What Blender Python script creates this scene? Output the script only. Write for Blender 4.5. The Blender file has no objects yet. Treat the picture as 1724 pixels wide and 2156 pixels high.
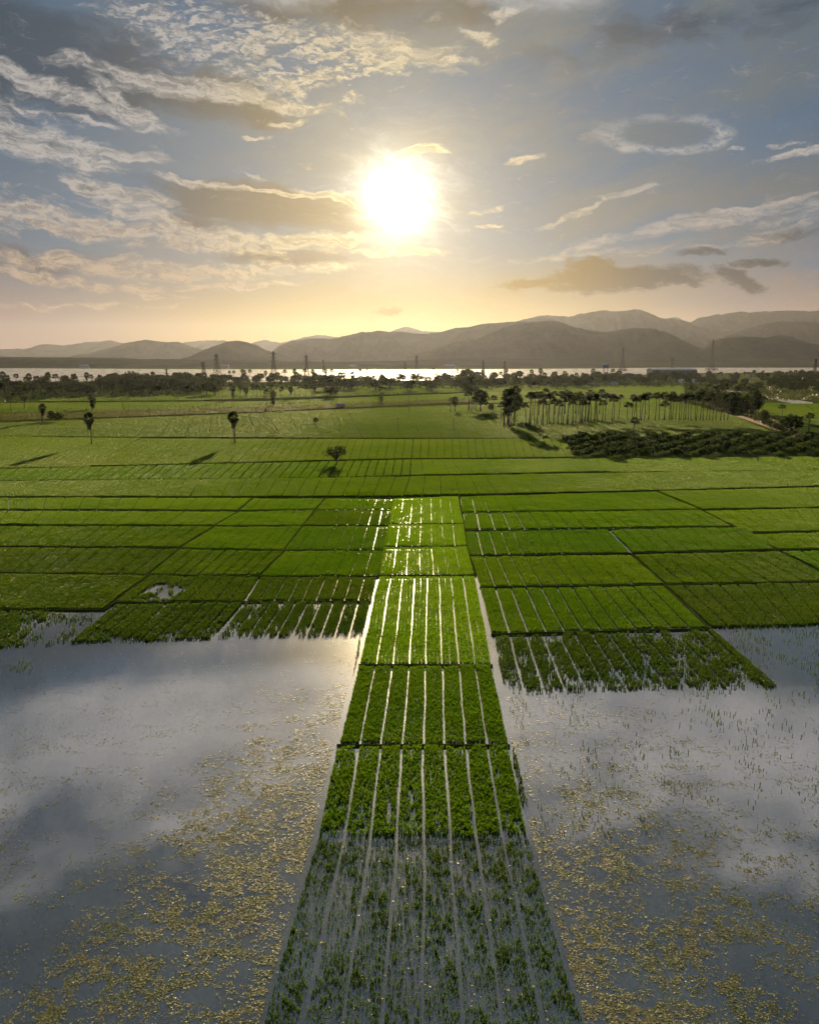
import bpy, math, random
import numpy as np
from mathutils import Vector, Matrix

R = math.radians
scene = bpy.context.scene
COL = scene.collection
random.seed(7)
rng = np.random.default_rng(11)

# ------------------------------------------------------------------ camera
CAM_H = 42.0                       # drone height in metres
FPX, CX, CY, HOR = 1600.0, 862.0, 1078.0, 755.0
PITCH = math.atan((CY - HOR) / FPX)
cam = bpy.data.cameras.new('camera')
cam.sensor_fit = 'HORIZONTAL'
cam.sensor_width = 36.0
cam.lens = 36.0 * FPX / 1724.0
cam.clip_start = 0.5
cam.clip_end = 90000.0
cam_ob = bpy.data.objects.new('camera', cam)
COL.objects.link(cam_ob)
cam_ob.location = (0, 0, CAM_H)
cam_ob.rotation_euler = (math.pi / 2 - PITCH, 0, 0)
scene.camera = cam_ob
CP, SP = math.cos(PITCH), math.sin(PITCH)

def ray(x, y):
    a, b = x - CX, CY - y
    return (a, FPX * CP + b * SP, -FPX * SP + b * CP)

def at(x, y, z=0.0):
    """photo reading (1724 wide) to the level ground"""
    d = ray(x, y)
    t = (z - CAM_H) / d[2]
    return Vector((d[0] * t, d[1] * t, z))

def azel(x, y):
    d = ray(x, y)
    return (math.degrees(math.atan2(d[0], d[1])),
            math.degrees(math.atan2(d[2], math.hypot(d[0], d[1]))))

SUN_AZ, SUN_EL = azel(838, 418)

# ------------------------------------------------------------------ render settings
scene.render.engine = 'CYCLES'
scene.view_settings.view_transform = 'Standard'
scene.view_settings.look = 'None'
scene.view_settings.gamma = 1.0
scene.view_settings.use_curve_mapping = False
scene.view_settings.exposure = 1.2
scene.cycles.use_denoising = True
scene.cycles.use_adaptive_sampling = True
scene.cycles.adaptive_threshold = 0.02
scene.cycles.adaptive_min_samples = 12
scene.cycles.max_bounces = 6
scene.cycles.diffuse_bounces = 3
scene.cycles.glossy_bounces = 2
scene.cycles.transmission_bounces = 3
scene.cycles.volume_bounces = 0
scene.cycles.transparent_max_bounces = 6
scene.cycles.sample_clamp_indirect = 4.0
scene.cycles.sample_clamp_direct = 12.0

# ------------------------------------------------------------------ node helper
class NT:
    def __init__(self, tree):
        self.t = tree
        tree.nodes.clear()
    def n(self, kind, **kw):
        nd = self.t.nodes.new(kind)
        for k, v in kw.items():
            setattr(nd, k, v)
        return nd
    def put(self, sock, v):
        if isinstance(v, bpy.types.NodeSocket):
            self.t.links.new(v, sock)
        else:
            sock.default_value = v
    def math(self, op, a, b=None, c=None, clamp=False):
        nd = self.n('ShaderNodeMath', operation=op, use_clamp=clamp)
        self.put(nd.inputs[0], a)
        if b is not None: self.put(nd.inputs[1], b)
        if c is not None: self.put(nd.inputs[2], c)
        return nd.outputs[0]
    def vmath(self, op, a, b=None):
        nd = self.n('ShaderNodeVectorMath', operation=op)
        self.put(nd.inputs[0], a)
        if b is not None: self.put(nd.inputs[1], b)
        return nd.outputs['Value'] if op in ('LENGTH', 'DOT_PRODUCT', 'DISTANCE') else nd.outputs[0]
    def step(self, v, lo, hi, a=0.0, b=1.0):
        nd = self.n('ShaderNodeMapRange', interpolation_type='SMOOTHSTEP')
        self.put(nd.inputs[0], v)
        for i, q in enumerate((lo, hi, a, b)):
            self.put(nd.inputs[i + 1], q)
        return nd.outputs[0]
    def lin(self, v, lo, hi, a=0.0, b=1.0):
        nd = self.n('ShaderNodeMapRange', interpolation_type='LINEAR')
        self.put(nd.inputs[0], v)
        for i, q in enumerate((lo, hi, a, b)):
            self.put(nd.inputs[i + 1], q)
        return nd.outputs[0]
    def mix(self, f, a, b, blend='MIX'):
        nd = self.n('ShaderNodeMix', data_type='RGBA', blend_type=blend)
        self.put(nd.inputs[0], f)
        self.put(nd.inputs[6], a if isinstance(a, bpy.types.NodeSocket) else (*a, 1) if len(a) == 3 else a)
        self.put(nd.inputs[7], b if isinstance(b, bpy.types.NodeSocket) else (*b, 1) if len(b) == 3 else b)
        return nd.outputs[2]
    def noise(self, vec, scale, detail=4, rough=0.5, dist=0.0, out=0, dims='3D'):
        nd = self.n('ShaderNodeTexNoise', noise_dimensions=dims)
        if vec is not None: self.put(nd.inputs['Vector'], vec)
        nd.inputs['Scale'].default_value = scale
        nd.inputs['Detail'].default_value = detail
        nd.inputs['Roughness'].default_value = rough
        nd.inputs['Distortion'].default_value = dist
        return nd.outputs[out]
    def xyz(self, x, y, z=0.0):
        nd = self.n('ShaderNodeCombineXYZ')
        for i, q in enumerate((x, y, z)):
            self.put(nd.inputs[i], q)
        return nd.outputs[0]
    def sep(self, v):
        nd = self.n('ShaderNodeSeparateXYZ')
        self.put(nd.inputs[0], v)
        return nd.outputs
    def mapping(self, v, loc=(0, 0, 0), rot=0.0, scale=(1, 1, 1), kind='TEXTURE'):
        nd = self.n('ShaderNodeMapping', vector_type=kind)
        self.put(nd.inputs[0], v)
        nd.inputs[1].default_value = loc
        nd.inputs[2].default_value = (0, 0, rot)
        nd.inputs[3].default_value = scale
        return nd.outputs[0]

# ------------------------------------------------------------------ sky (world): Nishita air + cloud decks
SKY_STRENGTH = 0.05
world = bpy.data.worlds.new('World')
scene.world = world
world.use_nodes = True
w = NT(world.node_tree)
def build_sky():
    K = 0.40 / SKY_STRENGTH                # photographed sky values, brought down by the exposure
    sky = w.n('ShaderNodeTexSky', sky_type='NISHITA')
    sky.sun_disc = False
    sky.sun_elevation = R(SUN_EL)
    sky.sun_rotation = R(SUN_AZ)
    sky.altitude = 100
    sky.air_density = 1.0
    sky.dust_density = 1.0
    sky.ozone_density = 1.6
    tc = w.n('ShaderNodeTexCoord')
    d = w.vmath('NORMALIZE', tc.outputs['Generated'])
    x, y, z = w.sep(d)
    az = w.math('MULTIPLY', w.math('ARCTAN2', x, y), 57.2958)
    el = w.math('MULTIPLY', w.math('ARCSINE', z), 57.2958)
    elp = w.math('MAXIMUM', el, 0.0)
    P = w.xyz(az, el, 1.0)
    # angle to the sun
    sd = Vector((math.sin(R(SUN_AZ)) * math.cos(R(SUN_EL)), math.cos(R(SUN_AZ)) * math.cos(R(SUN_EL)), math.sin(R(SUN_EL))))
    ang = w.math('MULTIPLY', w.math('ARCCOSINE', w.math('MINIMUM', w.vmath('DOT_PRODUCT', d, tuple(sd)), 0.999999)), 57.2958)
    # base air, toned by the thin veil
    air = w.mix(0.94, sky.outputs[0], (0.034 * K, 0.102 * K, 0.195 * K))
    air = w.mix(w.step(el, 20, 38, 0.0, 0.75), air, (0.075 * K, 0.088 * K, 0.100 * K))      # the veil thickens overhead
    # ---- warped cloud coordinates
    wv1 = w.noise(P, 0.16, 3, 0.6, 0.0, 1, '2D')
    wv2 = w.noise(w.mapping(P, scale=(1.5, 0.6, 1)), 1.0, 3, 0.65, 0.0, 1, '2D')
    Pw = w.vmath('ADD', P, w.vmath('MULTIPLY', w.vmath('SUBTRACT', wv1, (0.5, 0.5, 0.5)), (4.2, 1.7, 0)))
    Pw = w.vmath('ADD', Pw, w.vmath('MULTIPLY', w.vmath('SUBTRACT', wv2, (0.5, 0.5, 0.5)), (1.3, 0.42, 0)))
    # veil: high thin haze, streaky, thickening to the right
    vn = w.noise(w.mapping(Pw, rot=R(14), scale=(12, 3.4, 1)), 1.0, 4, 0.58, 0.0, 0, '2D')
    veil = w.step(vn, 0.30, 0.72)
    warm = w.step(el, 15, 1.5)
    veilcol = w.mix(warm, (0.110 * K, 0.145 * K, 0.172 * K), (0.26 * K, 0.19 * K, 0.13 * K))
    veilcol = w.mix(w.math('MULTIPLY', w.step(ang, 30, 3), 0.7), veilcol, (0.36 * K, 0.32 * K, 0.24 * K))
    c = w.mix(w.math('MULTIPLY', veil, w.math('MINIMUM', w.math('ADD', w.lin(az, -30, 10, 0.28, 0.80), w.step(el, 17, 34, 0.0, 0.45)), 0.95)), air, veilcol)
    # horizon bank of dusty light
    hz = w.math('MULTIPLY', w.step(el, 8.5, 0.0), 0.88)
    hzcol = w.mix(w.step(ang, 27, 6), (0.33 * K, 0.20 * K, 0.145 * K), (0.70 * K, 0.43 * K, 0.0 * K))
    c = w.mix(hz, c, hzcol)
    def field(blobs, src):
        acc = 0.0
        for (px, py, rx, ry, rot, wt) in blobs:
            a, e = azel(px, py)
            cr, sr = math.cos(R(rot)), math.sin(R(rot))
            ax, ay = 28.0 / rx, 28.0 / ry
            u = w.vmath('DOT_PRODUCT', src, (cr * ax, sr * ax, -(cr * a + sr * e) * ax))
            v = w.vmath('DOT_PRODUCT', src, (-sr * ay, cr * ay, -(-sr * a + cr * e) * ay))
            r2 = w.math('MULTIPLY_ADD', u, u, w.math('MULTIPLY', v, v))
            acc = w.math('MAXIMUM', acc, w.math('MULTIPLY_ADD', r2, -wt, wt))
        return acc
    lit = w.mix(w.step(el, 14, 4), (0.56 * K, 0.52 * K, 0.48 * K), (0.56 * K, 0.40 * K, 0.26 * K))
    lit = w.mix(w.step(ang, 17, 4), lit, (1.05 * K, 0.84 * K, 0.46 * K))
    core = w.mix(w.step(el, 13, 3), (0.030 * K, 0.062 * K, 0.102 * K), (0.105 * K, 0.085 * K, 0.095 * K))
    core = w.mix(w.step(ang, 22, 5), core, (0.24 * K, 0.18 * K, 0.10 * K))
    fine = w.noise(w.mapping(Pw, rot=R(-6), scale=(1.15, 0.42, 1)), 1.0, 6, 0.68, 0.0, 0, '2D')
    # deck 1: soft dark stratus
    dark = [(60, 120, 430, 100, -4, 1.05), (300, 165, 330, 60, -10, 1.0), (760, 20, 420, 45, 0, 0.7), (1500, 40, 500, 70, 8, 0.45), (-250, 60, 400, 160, 0, 0.9),
            (520, 425, 260, 58, -4, 1.1), (690, 455, 140, 48, 0, 1.0), (90, 550, 190, 34, 0, 0.75), (600, 548, 140, 28, 0, 0.8), (420, 470, 150, 30, 0, 0.7)]
    n1 = w.noise(w.mapping(Pw, rot=R(-8), scale=(5, 1.8, 1)), 1.0, 5, 0.6, 0.0, 0, '2D')
    d1 = w.math('ADD', field(dark, Pw), w.math('MULTIPLY', w.math('SUBTRACT', n1, 0.5), 1.2))
    c = w.mix(w.math('MULTIPLY', w.step(d1, 0.15, 0.85), 0.94), c, core)
    # deck 2: backlit cloud with bright thin rims and grey thick middles
    bright = [(430, 78, 290, 62, -14, 0.95), (640, 92, 300, 52, -8, 0.95), (840, 100, 170, 34, -8, 0.85), (420, 188, 340, 26, -5, 0.95),
              (590, 172, 210, 30, 4, 0.95), (110, 183, 260, 22, -16, 1.0), (270, 222, 100, 24, -30, 0.95), (95, 306, 190, 44, -8, 1.15),
              (250, 330, 120, 13, 2, 1.0), (205, 256, 62, 6, -12, 0.85), (60, 222, 70, 6, -6, 0.75), (750, 208, 52, 11, 14, 1.0), (340, 272, 60, 8, -8, 0.8),
              (595, 258, 56, 9, 8, 0.8), (525, 290, 44, 6, 10, 0.85), (868, 320, 66, 13, 0, 1.5),
              (400, 378, 110, 11, -6, 1.1), (610, 402, 200, 7, -3, 1.1), (700, 416, 90, 11, -16, 1.2), (235, 405, 120, 22, -10, 1.05),
              (150, 470, 260, 34, -6, 0.95), (50, 442, 150, 11, -6, 0.95), (330, 470, 170, 30, -18, 0.9), (480, 512, 290, 32, -3, 0.92),
              (660, 512, 150, 20, 8, 1.1), (250, 560, 380, 26, -3, 0.88), (130, 588, 260, 14, -8, 0.95), (560, 575, 320, 18, 4, 0.75),
              (420, 603, 260, 10, 2, 0.95), (110, 640, 340, 10, 0, 0.6), (820, 530, 130, 13, 0, 1.0), (1115, 331, 54, 11, 8, 0.9),
              (1062, 28, 44, 13, 12, 0.9), (1000, 74, 60, 12, -14, 0.85), (1030, 438, 80, 9, 6, 0.7), (1025, 478, 44, 5, 0, 0.85),
              (1665, 322, 90, 9, 6, 0.75), (1645, 299, 28, 5, 0, 0.8), (1555, 306, 32, 5, 0, 0.6), (545, 368, 36, 5, -12, 0.7),
              (-300, 420, 400, 60, 0, 0.85), (-350, 120, 420, 70, -10, 0.8)]
    rw = w.vmath('DOT_PRODUCT', w.vmath('ADD', P, w.vmath('MULTIPLY', w.vmath('SUBTRACT', wv2, (0.5, 0.5, 0.5)), (3.0, 2.0, 0))), (-0.31 * 8.0, 0.95 * 8.0, 0.0))
    rip = w.math('MULTIPLY_ADD', w.math('SINE', rw), 0.5, 0.5)
    ripm = w.math('MULTIPLY', field([(520, 85, 430, 95, -12, 1.0)], P), 0.62)
    n2 = w.noise(w.mapping(Pw, rot=R(-6), scale=(2.3, 0.75, 1)), 1.0, 6, 0.66, 0.0, 0, '2D')
    f2 = field(bright, Pw)
    d2 = w.math('ADD', f2, w.math('MULTIPLY', w.math('SUBTRACT', n2, 0.5), 1.9))
    d2 = w.math('SUBTRACT', d2, w.math('MULTIPLY', ripm, rip))
    a2 = w.step(d2, 0.15, 1.05)
    thick = w.step(w.math('ADD', d2, w.math('MULTIPLY', w.math('SUBTRACT', fine, 0.5), 0.8)), 0.80, 1.50)
    col2 = w.mix(w.math('MULTIPLY', thick, 0.75), lit, core)
    col2 = w.mix(w.math('MULTIPLY', w.step(fine, 0.62, 0.34), 0.55), col2, core)
    a2 = w.math('MULTIPLY', a2, w.step(fine, 0.22, 0.60, 0.50, 0.96))
    c = w.mix(a2, c, col2)
    # the cirrus sheet goes on overhead, above the top of the frame
    sheet_n = w.noise(w.mapping(Pw, rot=R(-9), scale=(9, 3.0, 1)), 1.0, 4, 0.58, 0.0, 0, '2D')
    sheet_a = w.math('MULTIPLY', w.step(el, 21.0, 23.8), w.step(el, 38, 26))
    sheet_d = w.math('ADD', w.math('MULTIPLY', w.math('SUBTRACT', sheet_n, 0.5), 2.2), sheet_a)
    c = w.mix(w.math('MULTIPLY', w.math('MULTIPLY', w.step(sheet_d, 0.10, 1.25), w.step(sheet_a, 0.0, 0.25)), 0.85), c, (0.66 * K, 0.63 * K, 0.62 * K))
    # deck 3: right-hand wisps, low dark bars
    wis = [(1480, 468, 330, 17, 10, 0.95), (1330, 505, 260, 14, 12, 0.9), (1600, 432, 210, 7, 8, 1.0), (1230, 545, 240, 11, 4, 0.65),
           (1180, 472, 90, 8, 18, 0.9), (1255, 435, 56, 10, 40, 1.0), (1330, 402, 84, 10, 8, 1.0), (1650, 480, 140, 12, 10, 0.75), (1900, 400, 300, 20, 8, 0.8), (1480, 520, 300, 12, 6, 0.6)]
    n3 = w.noise(w.mapping(Pw, rot=R(9), scale=(2.6, 0.5, 1)), 1.0, 6, 0.66, 0.0, 0, '2D')
    d3 = w.math('ADD', field(wis, Pw), w.math('MULTIPLY', w.math('SUBTRACT', n3, 0.5), 2.0))
    c = w.mix(w.math('MULTIPLY', w.math('MULTIPLY', w.step(d3, 0.20, 1.15), w.step(fine, 0.25, 0.62, 0.35, 1.0)), 0.62), c, lit)
    bars = [(1290, 592, 215, 30, 1, 1.15), (1120, 598, 80, 13, 0, 1.0), (1260, 570, 90, 24, 0, 1.0), (1540, 582, 70, 24, -22, 1.0), (1590, 550, 90, 12, 0, 0.85),
            (1470, 535, 60, 11, 8, 0.85), (830, 655, 46, 14, 0, 0.8), (1680, 490, 110, 16, 0, 0.6)]
    d4 = w.math('ADD', field(bars, Pw), w.math('ADD', w.math('MULTIPLY', w.math('SUBTRACT', n2, 0.5), 1.2), w.math('MULTIPLY', w.math('SUBTRACT', fine, 0.5), 0.8)))
    barcol = w.mix(w.step(ang, 22, 7), (0.040 * K, 0.038 * K, 0.042 * K), (0.34 * K, 0.20 * K, 0.02 * K))
    c = w.mix(w.math('MULTIPLY', w.step(d4, 0.18, 0.90), 0.92), c, barcol)
    ra, re = azel(1393, 280)
    rl = w.vmath('LENGTH', w.mapping(w.vmath('ADD', w.vmath('MULTIPLY', P, (0.35, 0.35, 0.35)), w.vmath('MULTIPLY', Pw, (0.65, 0.65, 0.65))), (ra, re, 1), R(-5), (112 / 28, 27 / 28, 1)))
    c = w.mix(w.math('MULTIPLY', w.step(rl, 1.15, 0.3), 0.55), c, (0.13 * K, 0.155 * K, 0.17 * K))
    rv = w.math('SUBTRACT', el, re)
    ring = w.math('MULTIPLY', w.math('MULTIPLY', w.step(rl, 0.62, 0.95), w.step(rl, 1.28, 1.0)), w.step(rv, 0.9, -0.5, 0.45, 1.0))
    c = w.mix(w.math('MULTIPLY', w.math('MULTIPLY', ring, w.step(fine, 0.34, 0.66, 0.15, 1.0)), 0.60), c, lit)
    # the sun seen through thin cloud: aureole
    ang = w.math('MAXIMUM', w.math('MULTIPLY_ADD', w.math('SUBTRACT', n2, 0.5), 2.4, ang), 0.0)      # thin cloud frays the glare
    def lobe(width, power, amp, col, cc):
        g = w.math('MULTIPLY', w.math('EXPONENT', w.math('MULTIPLY', w.math('POWER', w.math('DIVIDE', ang, width), power), -1.0)), amp * K)
        nd = w.n('ShaderNodeVectorMath', operation='SCALE')
        w.put(nd.inputs[0], (col[0], col[1], col[2]))
        w.put(nd.inputs['Scale'], g)
        return w.mix(1.0, cc, nd.outputs[0], 'ADD')
    c = lobe(1.7, 1.5, 3.0, (1.0, 0.93, 0.74), c)
    c = lobe(3.4, 1.0, 1.0, (1.0, 0.80, 0.42), c)
    c = lobe(11.0, 1.2, 0.11, (1.0, 0.72, 0.30), c)
    bg = w.n('ShaderNodeBackground')
    w.put(bg.inputs[0], c)
    bg.inputs[1].default_value = SKY_STRENGTH
    low = w.n('ShaderNodeBackground')                     # below the horizon: only the dusty haze colour
    low.inputs[0].default_value = (0.34 * K, 0.26 * K, 0.17 * K, 1)
    low.inputs[1].default_value = SKY_STRENGTH
    ms = w.n('ShaderNodeMixShader')
    w.put(ms.inputs[0], w.math('LESS_THAN', el, -0.3))
    w.t.links.new(bg.outputs[0], ms.inputs[1])
    w.t.links.new(low.outputs[0], ms.inputs[2])
    out = w.n('ShaderNodeOutputWorld')
    w.t.links.new(ms.outputs[0], out.inputs[0])
build_sky()
world.cycles.sampling_method = 'MANUAL'
world.cycles.sample_map_resolution = 1024

# ------------------------------------------------------------------ sun
sun = bpy.data.lights.new('sun', 'SUN')
sun.energy = 5.0
sun.angle = R(0.6)
sun.color = (1.0, 0.78, 0.44)
sun_ob = bpy.data.objects.new('sun', sun)
COL.objects.link(sun_ob)
sun_dir = Vector((math.sin(R(SUN_AZ)) * math.cos(R(SUN_EL)), math.cos(R(SUN_AZ)) * math.cos(R(SUN_EL)), math.sin(R(SUN_EL))))
sun_ob.rotation_euler = sun_dir.to_track_quat('Z', 'Y').to_euler()
sun_ob.location = (0, 0, 200)
# ------------------------------------------------------------------ object helpers
def tag(o, label=None, cat=None, group=None, kind=None):
    if label: o['label'] = label
    if cat: o['category'] = cat
    if group: o['group'] = group
    if kind: o['kind'] = kind
    return o

def obj(name, mesh, parent=None, loc=None, rotz=0.0):
    o = bpy.data.objects.new(name, mesh)
    COL.objects.link(o)
    if parent is not None: o.parent = parent
    if loc is not None: o.location = loc
    if rotz: o.rotation_euler = (0, 0, rotz)
    return o

def empty(name, loc, rotz=0.0):
    return obj(name, None, None, loc, rotz)

def mesh_np(name, verts, faces, mat=None, smooth=False, k=None):
    """verts (n,3); faces (m,k) with equal k"""
    me = bpy.data.meshes.new(name)
    verts = np.asarray(verts, dtype=np.float32)
    faces = np.asarray(faces, dtype=np.int32)
    me.vertices.add(len(verts))
    me.vertices.foreach_set('co', verts.ravel())
    if len(faces):
        m, k = faces.shape
        me.loops.add(m * k)
        me.loops.foreach_set('vertex_index', faces.ravel())
        me.polygons.add(m)
        me.polygons.foreach_set('loop_start', np.arange(0, m * k, k, dtype=np.int32))
        me.polygons.foreach_set('loop_total', np.full(m, k, dtype=np.int32))
        if smooth: me.polygons.foreach_set('use_smooth', np.ones(m, dtype=bool))
    if mat: me.materials.append(mat)
    me.update(calc_edges=True)
    me.validate()
    return me

class MB:
    """mixed-face mesh collector"""
    def __init__(self): self.v, self.f = [], []
    def add(self, v, f):
        o = len(self.v)
        self.v += [tuple(p) for p in v]
        self.f += [tuple(i + o for i in q) for q in f]
    def box(self, lo, hi):
        x0, y0, z0 = lo; x1, y1, z1 = hi
        self.add([(x0,y0,z0),(x1,y0,z0),(x1,y1,z0),(x0,y1,z0),(x0,y0,z1),(x1,y0,z1),(x1,y1,z1),(x0,y1,z1)],
                 [(0,3,2,1),(4,5,6,7),(0,1,5,4),(1,2,6,5),(2,3,7,6),(3,0,4,7)])
    def tube(self, pts, rad, n=5):
        pts = [Vector(p) for p in pts]
        rings = []
        for i, p in enumerate(pts):
            t = (pts[min(i + 1, len(pts) - 1)] - pts[max(i - 1, 0)])
            if t.length < 1e-6: t = Vector((0, 0, 1))
            t.normalize()
            a = t.cross(Vector((0.31, 0.95, 0.05)))
            if a.length < 1e-3: a = t.cross(Vector((1, 0, 0)))
            a.normalize(); b = t.cross(a)
            r = rad[i] if hasattr(rad, '__len__') else rad
            rings.append([p + (a * math.cos(2 * math.pi * k / n) + b * math.sin(2 * math.pi * k / n)) * r for k in range(n)])
        v = [q for rg in rings for q in rg]
        f = []
        for i in range(len(pts) - 1):
            for k in range(n):
                f.append((i * n + k, i * n + (k + 1) % n, (i + 1) * n + (k + 1) % n, (i + 1) * n + k))
        f.append(tuple(range(n - 1, -1, -1)))
        f.append(tuple((len(pts) - 1) * n + k for k in range(n)))
        self.add(v, f)
    def mesh(self, name, mat=None, smooth=False):
        me = bpy.data.meshes.new(name)
        me.from_pydata(self.v, [], self.f)
        if mat: me.materials.append(mat)
        if smooth:
            me.polygons.foreach_set('use_smooth', [True] * len(me.polygons))
        me.update()
        return me

# smooth value noise in numpy
_perm = np.random.default_rng(3).random((256, 256))
def vnoise(x, y):
    x = np.asarray(x, dtype=float); y = np.asarray(y, dtype=float)
    xi = np.floor(x).astype(int); yi = np.floor(y).astype(int)
    fx = x - xi; fy = y - yi
    fx = fx * fx * (3 - 2 * fx); fy = fy * fy * (3 - 2 * fy)
    g = lambda a, b: _perm[a % 256, b % 256]
    return (g(xi, yi) * (1 - fx) + g(xi + 1, yi) * fx) * (1 - fy) + (g(xi, yi + 1) * (1 - fx) + g(xi + 1, yi + 1) * fx) * fy
def fbm(x, y, o=4):
    s, a, t = 0.0, 1.0, 0.0
    for i in range(o):
        s = s + a * vnoise(x * 2 ** i + 17.3 * i, y * 2 ** i + 5.1 * i); t += a; a *= 0.5
    return s / t

# ------------------------------------------------------------------ materials
def new_mat(name):
    m = bpy.data.materials.new(name)
    m.use_nodes = True
    return m, NT(m.node_tree)

def leaf_mat(name, c1, c2, trans=0.45, tcol=None, patch=0.05, rnd=0.35, rough=0.5, spec=0.25):
    """two-sided leaf: diffuse + light coming through the blade"""
    m, t = new_mat(name)
    geo = t.n('ShaderNodeNewGeometry'); oi = t.n('ShaderNodeObjectInfo')
    nz = t.noise(geo.outputs['Position'], patch, 3, 0.6)
    f = t.math('ADD', t.math('MULTIPLY', t.step(nz, 0.3, 0.7), 1.0 - rnd), t.math('MULTIPLY', oi.outputs['Random'], rnd))
    col = t.mix(f, c1, c2)
    p = t.n('ShaderNodeBsdfPrincipled')
    t.put(p.inputs['Base Color'], col)
    p.inputs['Roughness'].default_value = rough
    p.inputs['Specular IOR Level'].default_value = spec
    tr = t.n('ShaderNodeBsdfTranslucent')
    t.put(tr.inputs[0], t.mix(1.0, col, tcol or (1.5, 1.45, 0.5), 'MULTIPLY'))
    ms = t.n('ShaderNodeMixShader'); ms.inputs[0].default_value = trans
    t.t.links.new(p.outputs[0], ms.inputs[1]); t.t.links.new(tr.outputs[0], ms.inputs[2])
    o = t.n('ShaderNodeOutputMaterial'); t.t.links.new(ms.outputs[0], o.inputs[0])
    return m

def plain_mat(name, c1, c2=None, scale=3.0, rough=0.8, spec=0.3, bump=0.0, metal=0.0):
    m, t = new_mat(name)
    geo = t.n('ShaderNodeTexCoord')
    p = t.n('ShaderNodeBsdfPrincipled')
    nz = t.noise(geo.outputs['Object'], scale, 5, 0.6)
    t.put(p.inputs['Base Color'], t.mix(t.step(nz, 0.3, 0.7), c1, c2 or tuple(q * 0.7 for q in c1)))
    p.inputs['Roughness'].default_value = rough
    p.inputs['Specular IOR Level'].default_value = spec
    p.inputs['Metallic'].default_value = metal
    if bump:
        b = t.n('ShaderNodeBump'); b.inputs['Strength'].default_value = bump
        t.put(b.inputs['Height'], nz); t.t.links.new(b.outputs[0], p.inputs['Normal'])
    o = t.n('ShaderNodeOutputMaterial'); t.t.links.new(p.outputs[0], o.inputs[0])
    return m

def water_mat(name, deep, rough, waves, ior=1.33, glitter=0.0):
    """waves: list of (scale, strength, distance, stretch)"""
    m, t = new_mat(name)
    geo = t.n('ShaderNodeNewGeometry')
    P = geo.outputs['Position']
    p = t.n('ShaderNodeBsdfPrincipled')
    nz = t.noise(P, 0.08, 4, 0.6)
    t.put(p.inputs['Base Color'], t.mix(t.step(nz, 0.35, 0.7), deep, tuple(q * 1.7 for q in deep)))
    p.inputs['IOR'].default_value = ior
    p.inputs['Coat Weight'].default_value = glitter          # finest ripples: broad soft sun glitter
    p.inputs['Coat Roughness'].default_value = 0.30
    rn = t.noise(P, 0.035, 3, 0.6)
    t.put(p.inputs['Roughness'], t.lin(rn, 0.3, 0.7, rough * 0.6, rough * 1.5))
    nrm = None
    for (sc, st, dist, sx) in waves:
        b = t.n('ShaderNodeBump')
        b.inputs['Strength'].default_value = st
        b.inputs['Distance'].default_value = dist
        t.put(b.inputs['Height'], t.noise(t.mapping(P, scale=(sx, 1, 1), kind='TEXTURE'), sc, 3, 0.55))
        if nrm is not None: t.t.links.new(nrm, b.inputs['Normal'])
        nrm = b.outputs[0]
    if nrm is not None: t.t.links.new(nrm, p.inputs['Normal'])
    o = t.n('ShaderNodeOutputMaterial'); t.t.links.new(p.outputs[0], o.inputs[0])
    return m

def ground_mat():
    m, t = new_mat('ground')
    geo = t.n('ShaderNodeNewGeometry'); P = geo.outputs['Position']
    a = t.noise(P, 0.012, 4, 0.6)
    b = t.noise(P, 0.25, 5, 0.65)
    c = t.mix(t.step(a, 0.35, 0.65), (0.045, 0.085, 0.016), (0.075, 0.10, 0.028))
    c = t.mix(t.step(b, 0.35, 0.75), c, (0.05, 0.06, 0.02))
    p = t.n('ShaderNodeBsdfDiffuse')
    t.put(p.inputs[0], c)
    bp = t.n('ShaderNodeBump'); bp.inputs['Strength'].default_value = 0.8; bp.inputs['Distance'].default_value = 0.6
    t.put(bp.inputs['Height'], b); t.t.links.new(bp.outputs[0], p.inputs['Normal'])
    o = t.n('ShaderNodeOutputMaterial'); t.t.links.new(p.outputs[0], o.inputs[0])
    return m

def hill_mat():
    m, t = new_mat('hill_forest')
    geo = t.n('ShaderNodeNewGeometry'); P = geo.outputs['Position']
    a = t.noise(P, 0.004, 5, 0.6); b = t.noise(P, 0.03, 4, 0.65)
    c = t.mix(t.step(a, 0.35, 0.65), (0.022, 0.034, 0.016), (0.045, 0.048, 0.026))
    c = t.mix(t.step(b, 0.45, 0.75), c, (0.045, 0.043, 0.03))
    p = t.n('ShaderNodeBsdfDiffuse'); t.put(p.inputs[0], c)
    bp = t.n('ShaderNodeBump'); bp.inputs['Strength'].default_value = 0.9; bp.inputs['Distance'].default_value = 12.0
    t.put(bp.inputs['Height'], b); t.t.links.new(bp.outputs[0], p.inputs['Normal'])
    o = t.n('ShaderNodeOutputMaterial'); t.t.links.new(p.outputs[0], o.inputs[0])
    return m

M = {}
M['ground'] = ground_mat()
M['hill'] = hill_mat()
M['lake'] = water_mat('lake_water', (0.22, 0.19, 0.155), 0.30, [(0.10, 0.30, 1.2, 3.0), (0.6, 0.30, 0.2, 2.0)], 2.4)
M['paddy_water'] = water_mat('paddy_water', (0.022, 0.026, 0.022), 0.045, [(0.5, 0.07, 0.05, 1.6), (3.5, 0.08, 0.012, 1.0), (9.0, 0.08, 0.006, 1.0)], 5.6, 0.16)
M['mud'] = plain_mat('mud', (0.05, 0.055, 0.025), (0.035, 0.045, 0.016), 0.6, 0.9, 0.2, 0.5)
M['bund'] = plain_mat('bund_grass', (0.030, 0.050, 0.010), (0.042, 0.046, 0.016), 0.9, 1.0, 0.0, 0.3)
M['bark'] = plain_mat('bark', (0.10, 0.085, 0.07), (0.055, 0.045, 0.04), 2.0, 0.9, 0.2, 0.5)
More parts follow.
